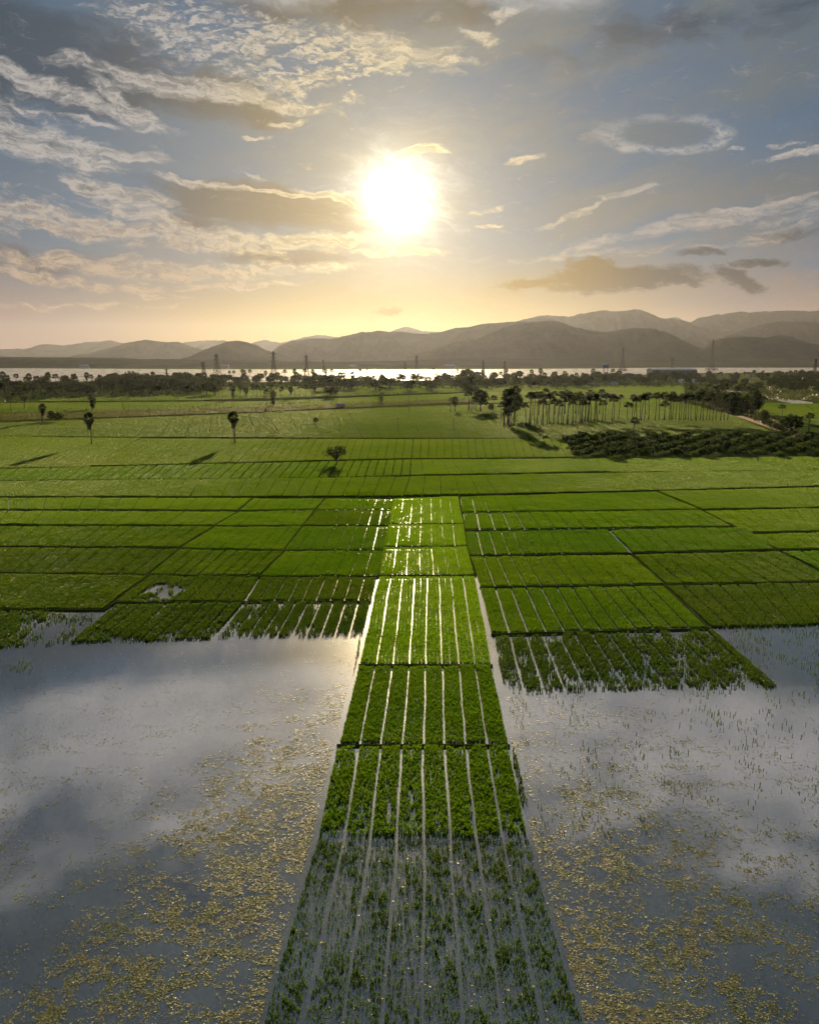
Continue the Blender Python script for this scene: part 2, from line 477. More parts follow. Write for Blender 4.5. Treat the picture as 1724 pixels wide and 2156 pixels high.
M['pylon'] = plain_mat('galvanised_steel', (0.06, 0.058, 0.056), (0.04, 0.04, 0.04), 0.5, 0.8, 0.2)
M['concrete'] = plain_mat('concrete', (0.30, 0.29, 0.27), (0.2, 0.19, 0.18), 1.0, 0.9)
M['white_wall'] = plain_mat('white_wall', (0.72, 0.70, 0.66), (0.55, 0.53, 0.5), 0.7, 0.8)
M['blue_sheet'] = plain_mat('blue_sheet', (0.10, 0.17, 0.26), (0.08, 0.13, 0.2), 0.3, 0.5)
M['blue_roof'] = plain_mat('blue_roof', (0.22, 0.30, 0.40), (0.16, 0.23, 0.32), 0.3, 0.45)
M['thatch'] = plain_mat('thatch', (0.20, 0.17, 0.12), (0.12, 0.10, 0.07), 2.0, 0.95)
M['tarp'] = plain_mat('grey_tarp', (0.16, 0.19, 0.24), (0.12, 0.14, 0.18), 2.0, 0.6)
M['brick'] = plain_mat('brick_wall', (0.28, 0.12, 0.07), (0.2, 0.09, 0.06), 1.0, 0.9)
M['glass'] = plain_mat('dark_glass', (0.03, 0.035, 0.04), None, 1.0, 0.1, 0.5)
M['earth'] = plain_mat('red_earth', (0.20, 0.10, 0.05), (0.15, 0.09, 0.05), 0.4, 0.95, 0.1, 0.5)
M['rice_lush'] = leaf_mat('rice_lush', (0.066, 0.148, 0.007), (0.105, 0.190, 0.010), 0.5)
M['rice_light'] = leaf_mat('rice_light', (0.112, 0.232, 0.009), (0.165, 0.280, 0.016), 0.54)
M['rice_deep'] = leaf_mat('rice_deep', (0.044, 0.092, 0.008), (0.072, 0.118, 0.011), 0.48)
M['rice_fresh'] = leaf_mat('rice_fresh', (0.080, 0.160, 0.008), (0.120, 0.200, 0.014), 0.5)
M['rice_mid'] = leaf_mat('rice_mid', (0.052, 0.112, 0.007), (0.088, 0.150, 0.010), 0.5, patch=0.09)
M['rice_cool'] = leaf_mat('rice_cool', (0.060, 0.140, 0.010), (0.085, 0.165, 0.012), 0.5, patch=0.035)
M['rice_flooded'] = leaf_mat('rice_flooded', (0.036, 0.080, 0.009), (0.066, 0.112, 0.013), 0.45)
M['rice_far'] = leaf_mat('rice_far', (0.074, 0.142, 0.009), (0.120, 0.180, 0.016), 0.5, patch=0.012, rnd=0.3)
M['rough_grass'] = leaf_mat('rough_grass', (0.075, 0.105, 0.022), (0.115, 0.115, 0.042), 0.4, patch=0.03)
M['palm_leaf'] = leaf_mat('palm_leaf', (0.028, 0.048, 0.014), (0.05, 0.07, 0.022), 0.25, (1.3, 1.2, 0.6), 0.02, 0.6, 0.7, 0.1)
M['dry_frond'] = leaf_mat('dry_frond', (0.10, 0.075, 0.04), (0.07, 0.055, 0.03), 0.2, (1.2, 1.0, 0.7), 0.02, 0.6)
M['tree_leaf'] = leaf_mat('tree_leaf', (0.025, 0.045, 0.014), (0.05, 0.075, 0.022), 0.25, (1.3, 1.25, 0.6), 0.03, 0.7, 0.8, 0.05)
M['orchard_leaf'] = leaf_mat('orchard_leaf', (0.030, 0.050, 0.018), (0.055, 0.085, 0.03), 0.25, (1.3, 1.25, 0.6), 0.03, 0.7, 0.8, 0.05)
M['scrub_leaf'] = leaf_mat('scrub_leaf', (0.04, 0.06, 0.02), (0.09, 0.10, 0.035), 0.3, (1.3, 1.25, 0.6), 0.015, 0.4)
M['pad_leaf'] = leaf_mat('pad_leaf', (0.13, 0.165, 0.040), (0.225, 0.215, 0.085), 0.12, (1.2, 1.1, 0.7), 0.35, 0.0, 0.5, 0.28)

# ------------------------------------------------------------------ terrain
def sheet(name, poly, z, mat, kind='structure'):
    n = len(poly)
    me = bpy.data.meshes.new(name)
    me.from_pydata([(p[0], p[1], z) for p in poly], [], [tuple(range(n))])
    me.materials.append(mat)
    me.update()
    if me.polygons[0].normal.z < 0: me.flip_normals()
    o = obj(name, me)
    o['kind'] = kind
    return o

sheet('ground', [(-30000, -600), (30000, -600), (30000, 34000), (-30000, 34000)], -0.12, M['ground'])
def ppx(pts): return [at(x, y) for x, y in pts]
lake = sheet('lake', ppx([(-900, 805), (-300, 803), (200, 803), (560, 804), (900, 800), (1250, 791), (1480, 785), (1730, 783), (2300, 781),
                          (2500, 767.5), (1724, 769.3), (1500, 772.5), (1250, 775.5), (862, 778), (400, 777), (0, 775), (-900, 773)]), -0.1, M['lake'])
paddy = sheet('paddy_water', [(-150, -30), (150, -30), (150, 90), (230, 228), (-230, 228), (-150, 90)], 0.0, M['paddy_water'])

HILLS = [   # name, distance, silhouette in photo readings, half depth, roughness
    ('far_hill_range', 13500, [(-500, 735), (-200, 728), (0, 736), (60, 733), (100, 724), (140, 727), (180, 720), (235, 716), (260, 722), (330, 726), (380, 722), (420, 717), (470, 715), (500, 722), (525, 723), (557, 715), (590, 722), (640, 709), (670, 703), (705, 709), (780, 715), (822, 698), (855, 684), (885, 695), (930, 697), (1000, 702), (1080, 700), (1420, 668), (1440, 676), (1500, 690), (1800, 700), (2200, 720)], 1488),
    ('hill_ridge', 9300, [(940, 722), (985, 700), (1050, 685), (1100, 670), (1150, 662), (1195, 664), (1240, 655), (1270, 651), (1300, 655), (1335, 648), (1362, 656), (1400, 672), (1412, 669), (1430, 675), (1460, 684), (1520, 694), (1600, 705), (1700, 722), (1800, 740)], 1054),
    ('hill_ridge', 10200, [(1400, 735), (1440, 690), (1470, 668), (1500, 661), (1560, 656), (1620, 655), (1724, 652), (1850, 650), (2000, 668), (2300, 715)], 1178),
    ('hill_ridge', 9000, [(150, 748), (180, 745), (215, 738), (262, 722), (305, 714), (340, 719), (375, 719), (415, 733), (450, 742), (500, 752)], 806),
    ('hill_ridge', 7600, [(1480, 745), (1530, 705), (1590, 686), (1640, 676), (1724, 678), (1850, 670), (2000, 690), (2200, 735)], 806),
    ('hill_ridge', 7000, [(540, 752), (570, 742), (590, 727), (610, 719), (660, 710), (700, 712), (730, 706), (760, 699), (800, 696), (850, 698), (880, 702), (920, 700), (960, 690), (1000, 684), (1060, 677), (1120, 676), (1180, 690), (1250, 720), (1300, 745)], 868),
    ('hill_ridge', 5900, [(395, 754), (425, 747), (455, 730), (478, 718), (500, 716), (520, 719), (550, 734), (580, 744), (620, 753)], 900),
    ('hill_ridge', 5400, [(850, 754), (875, 744), (920, 731), (960, 719), (1000, 714), (1030, 701), (1080, 681), (1110, 676), (1160, 673), (1190, 680), (1230, 692), (1280, 698), (1330, 690), (1365, 690), (1395, 699), (1430, 714), (1480, 735), (1530, 750), (1560, 756)], 682),
    ('hill_ridge', 4900, [(1450, 756), (1490, 733), (1515, 713), (1560, 707), (1610, 709), (1635, 704), (1655, 703), (1675, 712), (1700, 722), (1724, 727), (1800, 735), (1950, 755)], 700),
    ('wooded_shore', 4200, [(-900, 745), (-300, 750), (0, 751), (150, 752), (300, 755), (450, 758), (600, 760), (760, 761), (900, 757), (1000, 752), (1100, 754), (1300, 756), (1500, 754), (1724, 752), (2300, 748)], 500),
]
for hi, (nm, D, prof, depth) in enumerate(HILLS):
    xs = np.array([p[0] for p in prof], float); ys = np.array([p[1] for p in prof], float)
    nx = int(min(700, max(160, (xs[-1] - xs[0]) / 1.6))); ny = 44
    X = np.linspace(xs[0], xs[-1], nx)
    Yp = np.interp(X, xs, ys)
    ker = np.array([1, 2, 3, 2, 1.]) / 9
    Yp = np.convolve(np.pad(Yp, 2, mode='edge'), ker, 'valid')
    wx = np.empty(nx); hz = np.empty(nx)
    for i in range(nx):
        d = ray(X[i], Yp[i]); t = D / d[1]
        wx[i] = d[0] * t; hz[i] = CAM_H + d[2] * t
    end = np.minimum(1, np.minimum(np.arange(nx), np.arange(nx)[::-1]) / 6.0)
    hz = hz + (fbm(wx / 70.0, np.full(nx, 3.0 + hi), 4) - 0.5) * 16 * D / 8000
    hz = np.maximum(hz, 6.0) * end
    V = np.linspace(-1, 1, ny)
    gx, gv = np.meshgrid(np.arange(nx), V)
    H = hz[gx]
    spur = fbm(wx[gx] / (depth * 0.28) + 9 * hi, gv * 2.2 + hi, 4)
    base = np.clip(1 - np.abs(gv) ** 1.15, 0, 1)
    bend = (spur - 0.5) * 1.1 * np.sin(np.pi * np.abs(gv)) * base ** 0.3
    Z = H * np.clip(base + bend * 0.80, 0, 1.0) - 2.0 * np.abs(gv)
    ZY = D + gv * depth + (fbm(wx[gx] / 700.0, gv + 3, 3) - 0.5) * depth * 0.25 * (1 - np.abs(gv)) * 0
    vs = np.stack([wx[gx] * (1 + 0 * gv), ZY, Z], -1).reshape(-1, 3)
    ids = np.arange(nx * ny).reshape(ny, nx)
    fs = np.stack([ids[:-1, :-1], ids[:-1, 1:], ids[1:, 1:], ids[1:, :-1]], -1).reshape(-1, 4)
    o = obj(nm, mesh_np(nm, vs, fs, M['hill'], True))
    o['kind'] = 'structure'

# ------------------------------------------------------------------ haze
hb = MB(); hb.box((-24000, -400, -6), (24000, 16500, 740))
hm = bpy.data.materials.new('haze'); hm.use_nodes = True
ht = NT(hm.node_tree)
pv = ht.n('ShaderNodeVolumePrincipled')
pv.inputs['Color'].default_value = (0.70, 0.72, 0.88, 1)
pv.inputs['Density'].default_value = 0.0000092
pv.inputs['Anisotropy'].default_value = 0.60
ho = ht.n('ShaderNodeOutputMaterial')
ht.t.links.new(pv.outputs[0], ho.inputs['Volume'])
haze = obj('haze', hb.mesh('haze', hm)); haze['kind'] = 'stuff'
haze['label'] = 'thin golden evening haze over fields, lake and hills'
# ------------------------------------------------------------------ rice: blade prototypes and scattered plots
def blades(n_tuft, half, hgt, width, per, spread, seed, segs=2, grid=True):
    """tufts of bent blades spread over a square of half size 'half'"""
    r = np.random.default_rng(seed)
    V, F = [], []
    k = max(1, int(round(math.sqrt(n_tuft))))
    cent = []
    if n_tuft == 1: cent = [(0, 0)]
    else:
        st = 2 * half / k
        for i in range(k):
            for j in range(k):
                cent.append((-half + st * (i + 0.5) + r.normal(0, st * 0.16), -half + st * (j + 0.5) + r.normal(0, st * 0.16)))
    for cx, cy in cent:
        hh = hgt * r.uniform(0.82, 1.12)
        for b in range(per):
            a = r.uniform(0, 2 * math.pi); lean = spread * r.uniform(0.25, 1.0)
            dx, dy = math.cos(a), math.sin(a)
            tx, ty = -dy, dx
            h = hh * r.uniform(0.75, 1.08); wd = width * r.uniform(0.7, 1.2)
            tw = r.uniform(-0.7, 0.7)
            tx, ty = tx * math.cos(tw) - dx * math.sin(tw), ty * math.cos(tw) - dy * math.sin(tw)
            bx, by = cx + dx * 0.02, cy + dy * 0.02
            o = len(V)
            mx, my, mz = bx + dx * lean * 0.35, by + dy * lean * 0.35, h * 0.62
            ex, ey, ez = bx + dx * lean, by + dy * lean, h * r.uniform(0.86, 1.0)
            V += [(bx - tx * wd * 0.35, by - ty * wd * 0.35, -0.03), (bx + tx * wd * 0.35, by + ty * wd * 0.35, -0.03),
                  (mx + tx * wd * 0.5, my + ty * wd * 0.5, mz), (mx - tx * wd * 0.5, my - ty * wd * 0.5, mz), (ex, ey, ez)]
            F += [(o, o + 1, o + 2, o + 3), (o + 3, o + 2, o + 4)]
    return V, F

def proto_coll(name, mat, variants):
    c = bpy.data.collections.new(name)
    for i, (V, F) in enumerate(variants):
        me = bpy.data.meshes.new(name)
        me.from_pydata(V, [], F); me.materials.append(mat); me.update()
        c.objects.link(bpy.data.objects.new(name, me))
    return c

PROTO = {}
def protos(kind, matname):
    key = (kind, matname)
    if key not in PROTO:
        if kind == 'tuft':
            vs = [blades(1, 0.1, 0.50, 0.050, 11, 0.20, 100 + i) for i in range(6)]
        elif kind == 'mat':        # one square metre of crop
            vs = [blades(20, 0.5, 0.50, 0.060, 9, 0.20, 200 + i) for i in range(6)]
        elif kind == 'far':        # three metre square
            vs = [blades(64, 1.5, 0.52, 0.15, 7, 0.34, 300 + i) for i in range(6)]
        elif kind == 'vfar':
            vs = [blades(81, 4.0, 0.60, 0.42, 6, 0.7, 400 + i) for i in range(5)]
        PROTO[key] = proto_coll(kind + '_' + matname, M[matname], vs)
    return PROTO[key]

def scatter_group(coll, count):
    key = 'scatter_' + coll.name
    if key in bpy.data.node_groups: return bpy.data.node_groups[key]
    g = bpy.data.node_groups.new(key, 'GeometryNodeTree')
    g.interface.new_socket('Geometry', in_out='INPUT', socket_type='NodeSocketGeometry')
    g.interface.new_socket('Geometry', in_out='OUTPUT', socket_type='NodeSocketGeometry')
    N = g.nodes
    gi = N.new('NodeGroupInput'); go = N.new('NodeGroupOutput')
    ci = N.new('GeometryNodeCollectionInfo')
    ci.inputs['Collection'].default_value = coll
    ci.inputs['Separate Children'].default_value = True
    ci.inputs['Reset Children'].default_value = True
    ip = N.new('GeometryNodeInstanceOnPoints')
    ip.inputs['Pick Instance'].default_value = True
    ar = N.new('GeometryNodeInputNamedAttribute'); ar.data_type = 'FLOAT_VECTOR'; ar.inputs['Name'].default_value = 'rot'
    asz = N.new('GeometryNodeInputNamedAttribute'); asz.data_type = 'FLOAT_VECTOR'; asz.inputs['Name'].default_value = 'size'
    ri = N.new('FunctionNodeRandomValue'); ri.data_type = 'INT'
    for sck in ri.inputs:
        if sck.enabled and sck.name == 'Min': sck.default_value = 0
        if sck.enabled and sck.name == 'Max': sck.default_value = count - 1
    L = g.links
    L.new(gi.outputs[0], ip.inputs['Points'])
    L.new(ci.outputs[0], ip.inputs['Instance'])
    L.new([o for o in ri.outputs if o.enabled][0], ip.inputs['Instance Index'])
    er = N.new('FunctionNodeEulerToRotation')
    L.new(ar.outputs[0], er.inputs[0])
    L.new(er.outputs[0], ip.inputs['Rotation'])
    L.new(asz.outputs[0], ip.inputs['Scale'])
    L.new(ip.outputs[0], go.inputs[0])
    return g

def scatter(name, pts, rot, size, kind, matname, label=None):
    pts = np.asarray(pts, np.float32)
    me = bpy.data.meshes.new(name)
    me.vertices.add(len(pts)); me.vertices.foreach_set('co', pts.ravel())
    a = me.attributes.new('rot', 'FLOAT_VECTOR', 'POINT')
    rv = np.zeros((len(pts), 3), np.float32); rv[:, 2] = rot; a.data.foreach_set('vector', rv.ravel())
    a = me.attributes.new('size', 'FLOAT_VECTOR', 'POINT')
    a.data.foreach_set('vector', np.asarray(size, np.float32).ravel())
    me.update()
    o = obj(name, me)
    c = protos(kind, matname)
    md = o.modifiers.new('scatter', 'NODES'); md.node_group = scatter_group(c, len(c.objects))
    o['kind'] = 'stuff'
    if label: o['label'] = label
    NPTS[kind] = NPTS.get(kind, 0) + len(pts)
    return o
NPTS = {}

CELL = {'tuft': 0.21, 'mat': 1.0, 'far': 3.0, 'vfar': 8.0}
def plot(quad, n, kind, matname, label, alley=0.30, gap=None, zscale=1.0, name='rice_plot', wob=0.12, cellmul=1.0, xy=1.0):
    """quad: photo readings TL,TR,BR,BL; n beds with n-1 alleys running away from the camera"""
    Q = [np.array(at(*q)[:2]) for q in quad]
    TL, TR, BR, BL = Q
    wtop = np.linalg.norm(TR - TL); wbot = np.linalg.norm(BR - BL)
    wid = 0.5 * (wtop + wbot); length = 0.5 * (np.linalg.norm(TL - BL) + np.linalg.norm(TR - BR))
    cs = CELL[kind] * cellmul
    bed = wid / n
    ph = random.uniform(0, 50)
    us, cw = [], []
    for b in range(n):
        g = alley if n > 1 else 0.0
        inner = max(0.3, bed - g)
        m = max(1, int(round(inner / cs)))
        for i in range(m):
            us.append((b * bed + g * 0.5 + inner * (i + 0.5) / m) / wid); cw.append(inner / m)
    us = np.array(us); cw = np.array(cw)
    nv = max(1, int(round(length / cs)))
    vs = (np.arange(nv) + 0.5) / nv
    U, Vv = np.meshgrid(us, vs); CW = np.broadcast_to(cw, U.shape)
    U = U.ravel(); Vv = Vv.ravel(); CW = CW.ravel()
    if kind == 'tuft':
        U = U + rng.normal(0, 0.035 / wid, U.shape); Vv = Vv + rng.normal(0, 0.05 / length, Vv.shape)
    P = ((1 - U) * (1 - Vv))[:, None] * BL + (U * (1 - Vv))[:, None] * BR + (U * Vv)[:, None] * TR + ((1 - U) * Vv)[:, None] * TL
    dv = (1 - U)[:, None] * (TL - BL) + U[:, None] * (TR - BR)
    du = (1 - Vv)[:, None] * (BR - BL) + Vv[:, None] * (TR - TL)
    ang = np.arctan2(dv[:, 1], dv[:, 0]) - math.pi / 2
    wloc = np.linalg.norm(du, axis=1) / wid
    dun = du / np.linalg.norm(du, axis=1)[:, None]
    if n > 1:      # planting lines are never ruler-straight
        s = (fbm(Vv * length / 9.0 + ph, U * 6.0, 2) - 0.5) * 2 * wob * 1.3
        P = P + dun * s[:, None]
    dvn = dv / np.linalg.norm(dv, axis=1)[:, None]
    P = P + dvn * ((fbm(U * wid / 3.0 + ph, Vv * 2.0 + 3, 3) - 0.5) * 0.9)[:, None]
    hvar = 0.74 + 0.56 * fbm(P[:, 0] / 6.0 + ph, P[:, 1] / 6.0, 3)
    keep = np.ones(len(P), bool)
    if gap is not None:
        keep = gap(U, Vv, P)
    if kind == 'tuft':
        ang = rng.uniform(0, 6.28, len(P))
        sx = rng.uniform(0.8, 1.2, len(P)) * xy; size = np.stack([sx, sx, hvar * rng.uniform(0.8, 1.15, len(P)) * zscale], -1)
    else:
        fl = rng.integers(0, 2, len(P)) * math.pi
        ang = ang + fl
        ly = length / nv / (CELL[kind])
        size = np.stack([CW * wloc / CELL[kind], np.full(len(P), ly), hvar * rng.uniform(0.92, 1.08, len(P)) * zscale], -1)
    P3 = np.concatenate([P, np.zeros((len(P), 1))], 1)
    return scatter(name, P3[keep], ang[keep], size[keep], kind, matname, label)

def gapper(amount, low=None, scale=1.6, tall=2.2, streak=0.0):
    """bare patches: noise mask, optionally growing toward an edge. low=(v threshold slope)"""
    off = random.uniform(0, 90)
    def f(U, V, P):
        q = 0.62 * fbm(P[:, 0] / scale + off, P[:, 1] / (scale * tall), 3) + 0.38 * vnoise(P[:, 0] / 0.33 + off, P[:, 1] / 0.8)
        th = amount if low is None else amount + low(U, V)
        return (q + rng.normal(0, 0.09, len(q))) > th
    return f

# the green strip running away from the camera, nearest plot first
def g_near(U, V): return 0.0 * U + 0.02 * np.sin(U * 9)
DROWNED = [(668, 1770), (1115, 1768), (1237, 2185), (542, 2185)]
plot(DROWNED, 8, 'tuft', 'rice_deep', 'drowned rice plot of scattered tufts at the front of the strip', 0.30,
     lambda U, V, P: (0.6 * fbm(P[:, 0] / 0.28, P[:, 1] / 0.4 + 40, 2) + 0.4 * fbm(P[:, 0] / 1.1 + 9, P[:, 1] / 1.4, 3) + rng.normal(0, 0.12, len(U)) + np.where((U < 0.03) | (U > 0.97), 0.08, 0)) > 0.635, 0.56, cellmul=0.62, xy=0.55)
plot(DROWNED, 8, 'tuft', 'rice_mid', 'thin seedlings in rows between the tufts of the drowned plot', 0.26,
     lambda U, V, P: rng.random(len(U)) < np.clip((fbm(P[:, 0] / 1.2, P[:, 1] / 1.5, 3) - 0.28) * 1.1, 0.08, 0.45), 0.40, 'rice_seedlings', cellmul=0.75, xy=0.38)
plot([(710, 1576), (1072, 1576), (1114, 1762), (668, 1762)], 8, 'tuft', 'rice_lush', 'rice plot with ragged watery gaps above the drowned plot', 0.28,
     gapper(0.29, lambda U, V: 0.10 * np.clip(1 - V * 3.0, 0, 1) + 0.06 * np.clip(1 - U * 3, 0, 1) + 0.07 * np.clip((V - 0.85) * 6, 0, 1), 0.8, 1.6), 1.0)
plot([(755, 1407), (1036, 1407), (1071, 1568), (711, 1568)], 8, 'tuft', 'rice_lush', 'dense green rice plot between ponds, second of the strip with seven water alleys', 0.24, None, 1.05)
plot([(797, 1217), (1000, 1216), (1035, 1400), (757, 1400)], 8, 'mat', 'rice_light', 'long bright rice plot of the strip with seven thin water alleys', 0.20)
plot([(808, 1156), (983, 1154), (999, 1211), (798, 1212)], 7, 'mat', 'rice_light', 'bright yellow-green strip plot just beyond the long plot', 0.09)
plot([(817, 1107), (976, 1106), (982, 1150), (809, 1152)], 7, 'mat', 'rice_light', 'small bright strip plot with two glinting alleys', 0.09)
plot([(829, 1052), (965, 1047), (975, 1103), (818, 1104)], 7, 'mat', 'rice_light', 'farthest bright plot of the strip beside the sun glint', 0.09)
# left of the strip, by rows from near to far
lowgap = lambda U, V: 0.26 * np.clip(1 - V * 2.6, 0, 1) + 0.05
plot([(517, 1271), (781, 1270), (766, 1338), (458, 1344)], 10, 'tuft', 'rice_flooded', 'flooded ragged plot with bright alleys left of the strip', 0.34, gapper(0.34, lambda U, V: 0.22 * np.clip(1 - V * 2.2, 0, 1) + 0.10 * np.clip((V - 0.75) * 4, 0, 1), 2.0, 2.5), 1.0, cellmul=1.15)
plot([(242, 1276), (512, 1272), (446, 1346), (146, 1355)], 10, 'tuft', 'rice_flooded', 'flooded ragged plot second from the strip on the left', 0.32, gapper(0.32, lambda U, V: 0.12 * np.clip(1 - V * 3, 0, 1), 2.0, 2.0), 1.0, cellmul=1.15)
plot([(-120, 1290), (222, 1289), (128, 1358), (-260, 1374)], 11, 'tuft', 'rice_flooded', 'patchy flooded plot at the left edge of the picture', 0.25, gapper(0.42, lambda U, V: 0.22 * np.clip((U - 0.5) * 3, 0, 1) + 0.12 * np.clip((V - 0.8) * 5, 0, 1), 3.0, 1.6), 1.0, cellmul=1.15)
patch = lambda U, V, P: ~((np.abs(U - 0.23 - 0.1 * V) < 0.16) & (V > 0.08) & (V < 0.72) & (fbm(P[:, 0] / 1.5, P[:, 1] / 2.5, 3) < 0.60))
plot([(549, 1218), (794, 1219), (783, 1266), (518, 1266)], 9, 'mat', 'rice_deep', 'dark green plot with white alleys just behind the flooded one by the strip', 0.22)
plot([(314, 1216), (546, 1218), (514, 1266), (243, 1271)], 9, 'tuft', 'rice_deep', 'dark plot with a white patch of open water in its corner', 0.26, patch, 1.0, cellmul=1.15)
plot([(-60, 1210), (310, 1215), (217, 1283), (-150, 1284)], 12, 'mat', 'rice_deep', 'deep green plot ending in a step at the left edge', 0.22)
for q, n, mt, lb in [
    ([(600, 1164), (809, 1162), (797, 1213), (550, 1214)], 8, 'rice_lush', 'green plot left of the strip, fifth row from the pond wedge'),
    ([(378, 1160), (597, 1164), (547, 1213), (315, 1212)], 9, 'rice_lush', 'green plot in the middle left, just above the dark plot with open water'),
    ([(-40, 1155), (376, 1159), (311, 1211), (-100, 1206)], 13, 'rice_deep', 'wide green plot at the left edge above the stepped plot'),
    ([(638, 1111), (819, 1111), (811, 1158), (600, 1160)], 8, 'rice_lush', 'green plot beside the two-alley strip plot'),
    ([(452, 1112), (635, 1111), (597, 1160), (382, 1155)], 8, 'rice_lush', 'green plot one bund left of the one beside the strip plot'),
    ([(-20, 1111), (449, 1111), (378, 1154), (-60, 1150)], 14, 'rice_lush', 'wide green plot at the left edge, middle rows'),
    ([(665, 1077), (824, 1076), (820, 1106), (640, 1107)], 8, 'rice_lush', 'narrow green plot with glinting alleys below the sun glint'),
    ([(502, 1080), (662, 1077), (637, 1107), (455, 1108)], 8, 'rice_lush', 'narrow green plot left of the glinting alleys'),
    ([(-20, 1078), (499, 1080), (452, 1107), (-40, 1105)], 14, 'rice_fresh', 'long narrow plot at the left edge'),
    ([(685, 1052), (829, 1053), (824, 1073), (667, 1074)], 8, 'rice_lush', 'thin plot that holds the brightest sun glint'),
    ([(533, 1052), (682, 1052), (664, 1073), (505, 1076)], 8, 'rice_lush', 'thin plot one bund left of the sun glint'),
    ([(-20, 1050), (530, 1051), (502, 1075), (-20, 1073)], 14, 'rice_fresh', 'thin long plot at the left edge under the long dark bund'),
    # right of the strip
    ([(1010, 1243), (1397, 1237), (1487, 1322), (1034, 1335)], 12, 'rice_lush', 'even green plot behind the flooded plot on the right'),
    ([(990, 1176), (1328, 1171), (1397, 1231), (1010, 1236)], 12, 'rice_fresh', 'bright green plot right of the strip with a pale edge'),
    ([(1403, 1237), (1810, 1229), (1860, 1312), (1497, 1323)], 11, 'rice_deep', 'dark green plot at the right edge above the right pond'),
    ([(1334, 1171), (1640, 1164), (1762, 1224), (1402, 1231)], 10, 'rice_lush', 'green plot right of the bright pale-edged plot'),
    ([(1645, 1163), (1810, 1160), (1815, 1222), (1766, 1222)], 4, 'rice_lush', 'corner plot at the right edge, middle rows'),
    ([(979, 1122), (1280, 1118), (1325, 1165), (987, 1169)], 12, 'rice_lush', 'green plot right of the strip, two rows behind the even plot'),
    ([(1284, 1118), (1568, 1113), (1630, 1158), (1330, 1164)], 10, 'rice_lush', 'green plot far right of the strip at its third row'),
    ([(1575, 1128), (1790, 1122), (1800, 1155), (1637, 1158)], 7, 'rice_fresh', 'lighter plot at the right edge, third row'),
    ([(974, 1083), (1474, 1076), (1540, 1109), (978, 1116)], 18, 'rice_lush', 'long green plot right of the strip, fourth row'),
    ([(1482, 1078), (1770, 1072), (1780, 1118), (1572, 1122)], 9, 'rice_fresh', 'lighter plot at the right edge, fourth row'),
    ([(968, 1048), (1382, 1037), (1470, 1073), (973, 1079)], 18, 'rice_lush', 'long green plot right of the strip under the long dark bund'),
    ([(1386, 1036), (1760, 1027), (1770, 1068), (1478, 1073)], 12, 'rice_fresh', 'lighter plot at the right edge under the long dark bund')]:
    if mt == 'rice_lush': mt = random.choice(['rice_lush', 'rice_mid', 'rice_cool', 'rice_lush'])
    off = abs((q[0][0] + q[1][0]) * 0.5 - 862)
    plot(q, n, 'mat', mt, lb, 0.17 if off < 160 else 0.24 if off < 330 else 0.36)
plot([(1038, 1342), (1486, 1331), (1618, 1447), (1060, 1459)], 13, 'tuft', 'rice_flooded', 'flooded ragged plot with bright alleys right of the strip', 0.34,
     gapper(0.37, lambda U, V: 0.16 * np.clip(1 - V * 4, 0, 1) + 0.15 * np.clip((V - 0.82) * 5, 0, 1) + 0.12 * np.clip(1 - U * 7, 0, 1) + 0.10 * np.clip((U - 0.7) * 3, 0, 1), 1.8, 1.3), 1.0, cellmul=1.2)
plot([(1490, 1329), (1499, 1327), (1636, 1446), (1612, 1449)], 1, 'tuft', 'rice_flooded', 'thick dark grassy bund edge slanting into the right pond', 0.0, None, 0.9, 'bund_grass', cellmul=1.1)
# rows behind the long dark bund: plots drawn coarser with distance
for q, n, mt, lb in [
    ([(424, 1010), (863, 1005), (849, 1045), (401, 1046)], 14, 'rice_fresh', 'wide plot behind the long dark bund, left of centre'),
    ([(-30, 1015), (423, 1010), (400, 1046), (-60, 1046)], 14, 'rice_fresh', 'wide plot behind the long dark bund at the left edge'),
    ([(864, 1005), (1290, 997), (1385, 1033), (850, 1044)], 14, 'rice_fresh', 'wide plot behind the long dark bund, right of centre'),
    ([(1292, 997), (1770, 991), (1780, 1022), (1387, 1033)], 14, 'rice_fresh', 'wide plot behind the long dark bund at the right edge'),
    ([(694, 973), (865, 969), (863, 1001), (672, 1006)], 10, 'rice_fresh', 'plot of dark even beds in front of the lone spreading tree'),
    ([(332, 981), (693, 973), (671, 1006), (292, 1010)], 18, 'rice_lush', 'plot of dark even beds left of the lone spreading tree'),
    ([(-30, 990), (331, 981), (291, 1010), (-60, 1013)], 16, 'rice_lush', 'plot of dark even beds at the left edge'),
    ([(866, 969), (1205, 967), (1285, 993), (864, 1001)], 16, 'rice_fresh', 'pale plot of glinting alleys right of the lone spreading tree'),
    ([(1207, 968), (1780, 962), (1780, 990), (1289, 995)], 1, 'rice_fresh', 'smooth plot in front of the orchard')]:
    plot(q, n, 'far', mt, lb, 0.6 if 'dark even' in lb else 0.3)
plot([(298, 924), (870, 926), (866, 965), (190, 982)], 34, 'far', 'rice_far', 'broad pale field behind the lone spreading tree', 0.4)
plot([(-60, 920), (297, 923), (189, 983), (-120, 988)], 22, 'far', 'rice_far', 'broad yellow-green field at the left edge around a lone palm', 0.4)
plot([(871, 926), (1190, 924), (1208, 963), (867, 966)], 20, 'far', 'rice_far', 'broad pale field left of the orchard', 0.4)
plot([(558, 868), (1084, 850), (1186, 923), (596, 922)], 14, 'vfar', 'rice_far', 'broad sunlit field in the middle distance below the sun', 0.4)
plot([(-60, 894), (558, 869), (596, 922), (-120, 919)], 14, 'vfar', 'rice_far', 'broad field behind the two lone palms', 0.4)
plot([(1084, 850), (1440, 836), (1640, 915), (1187, 923)], 6, 'vfar', 'rice_far', 'broad smooth field under the palm rows', 0.6)
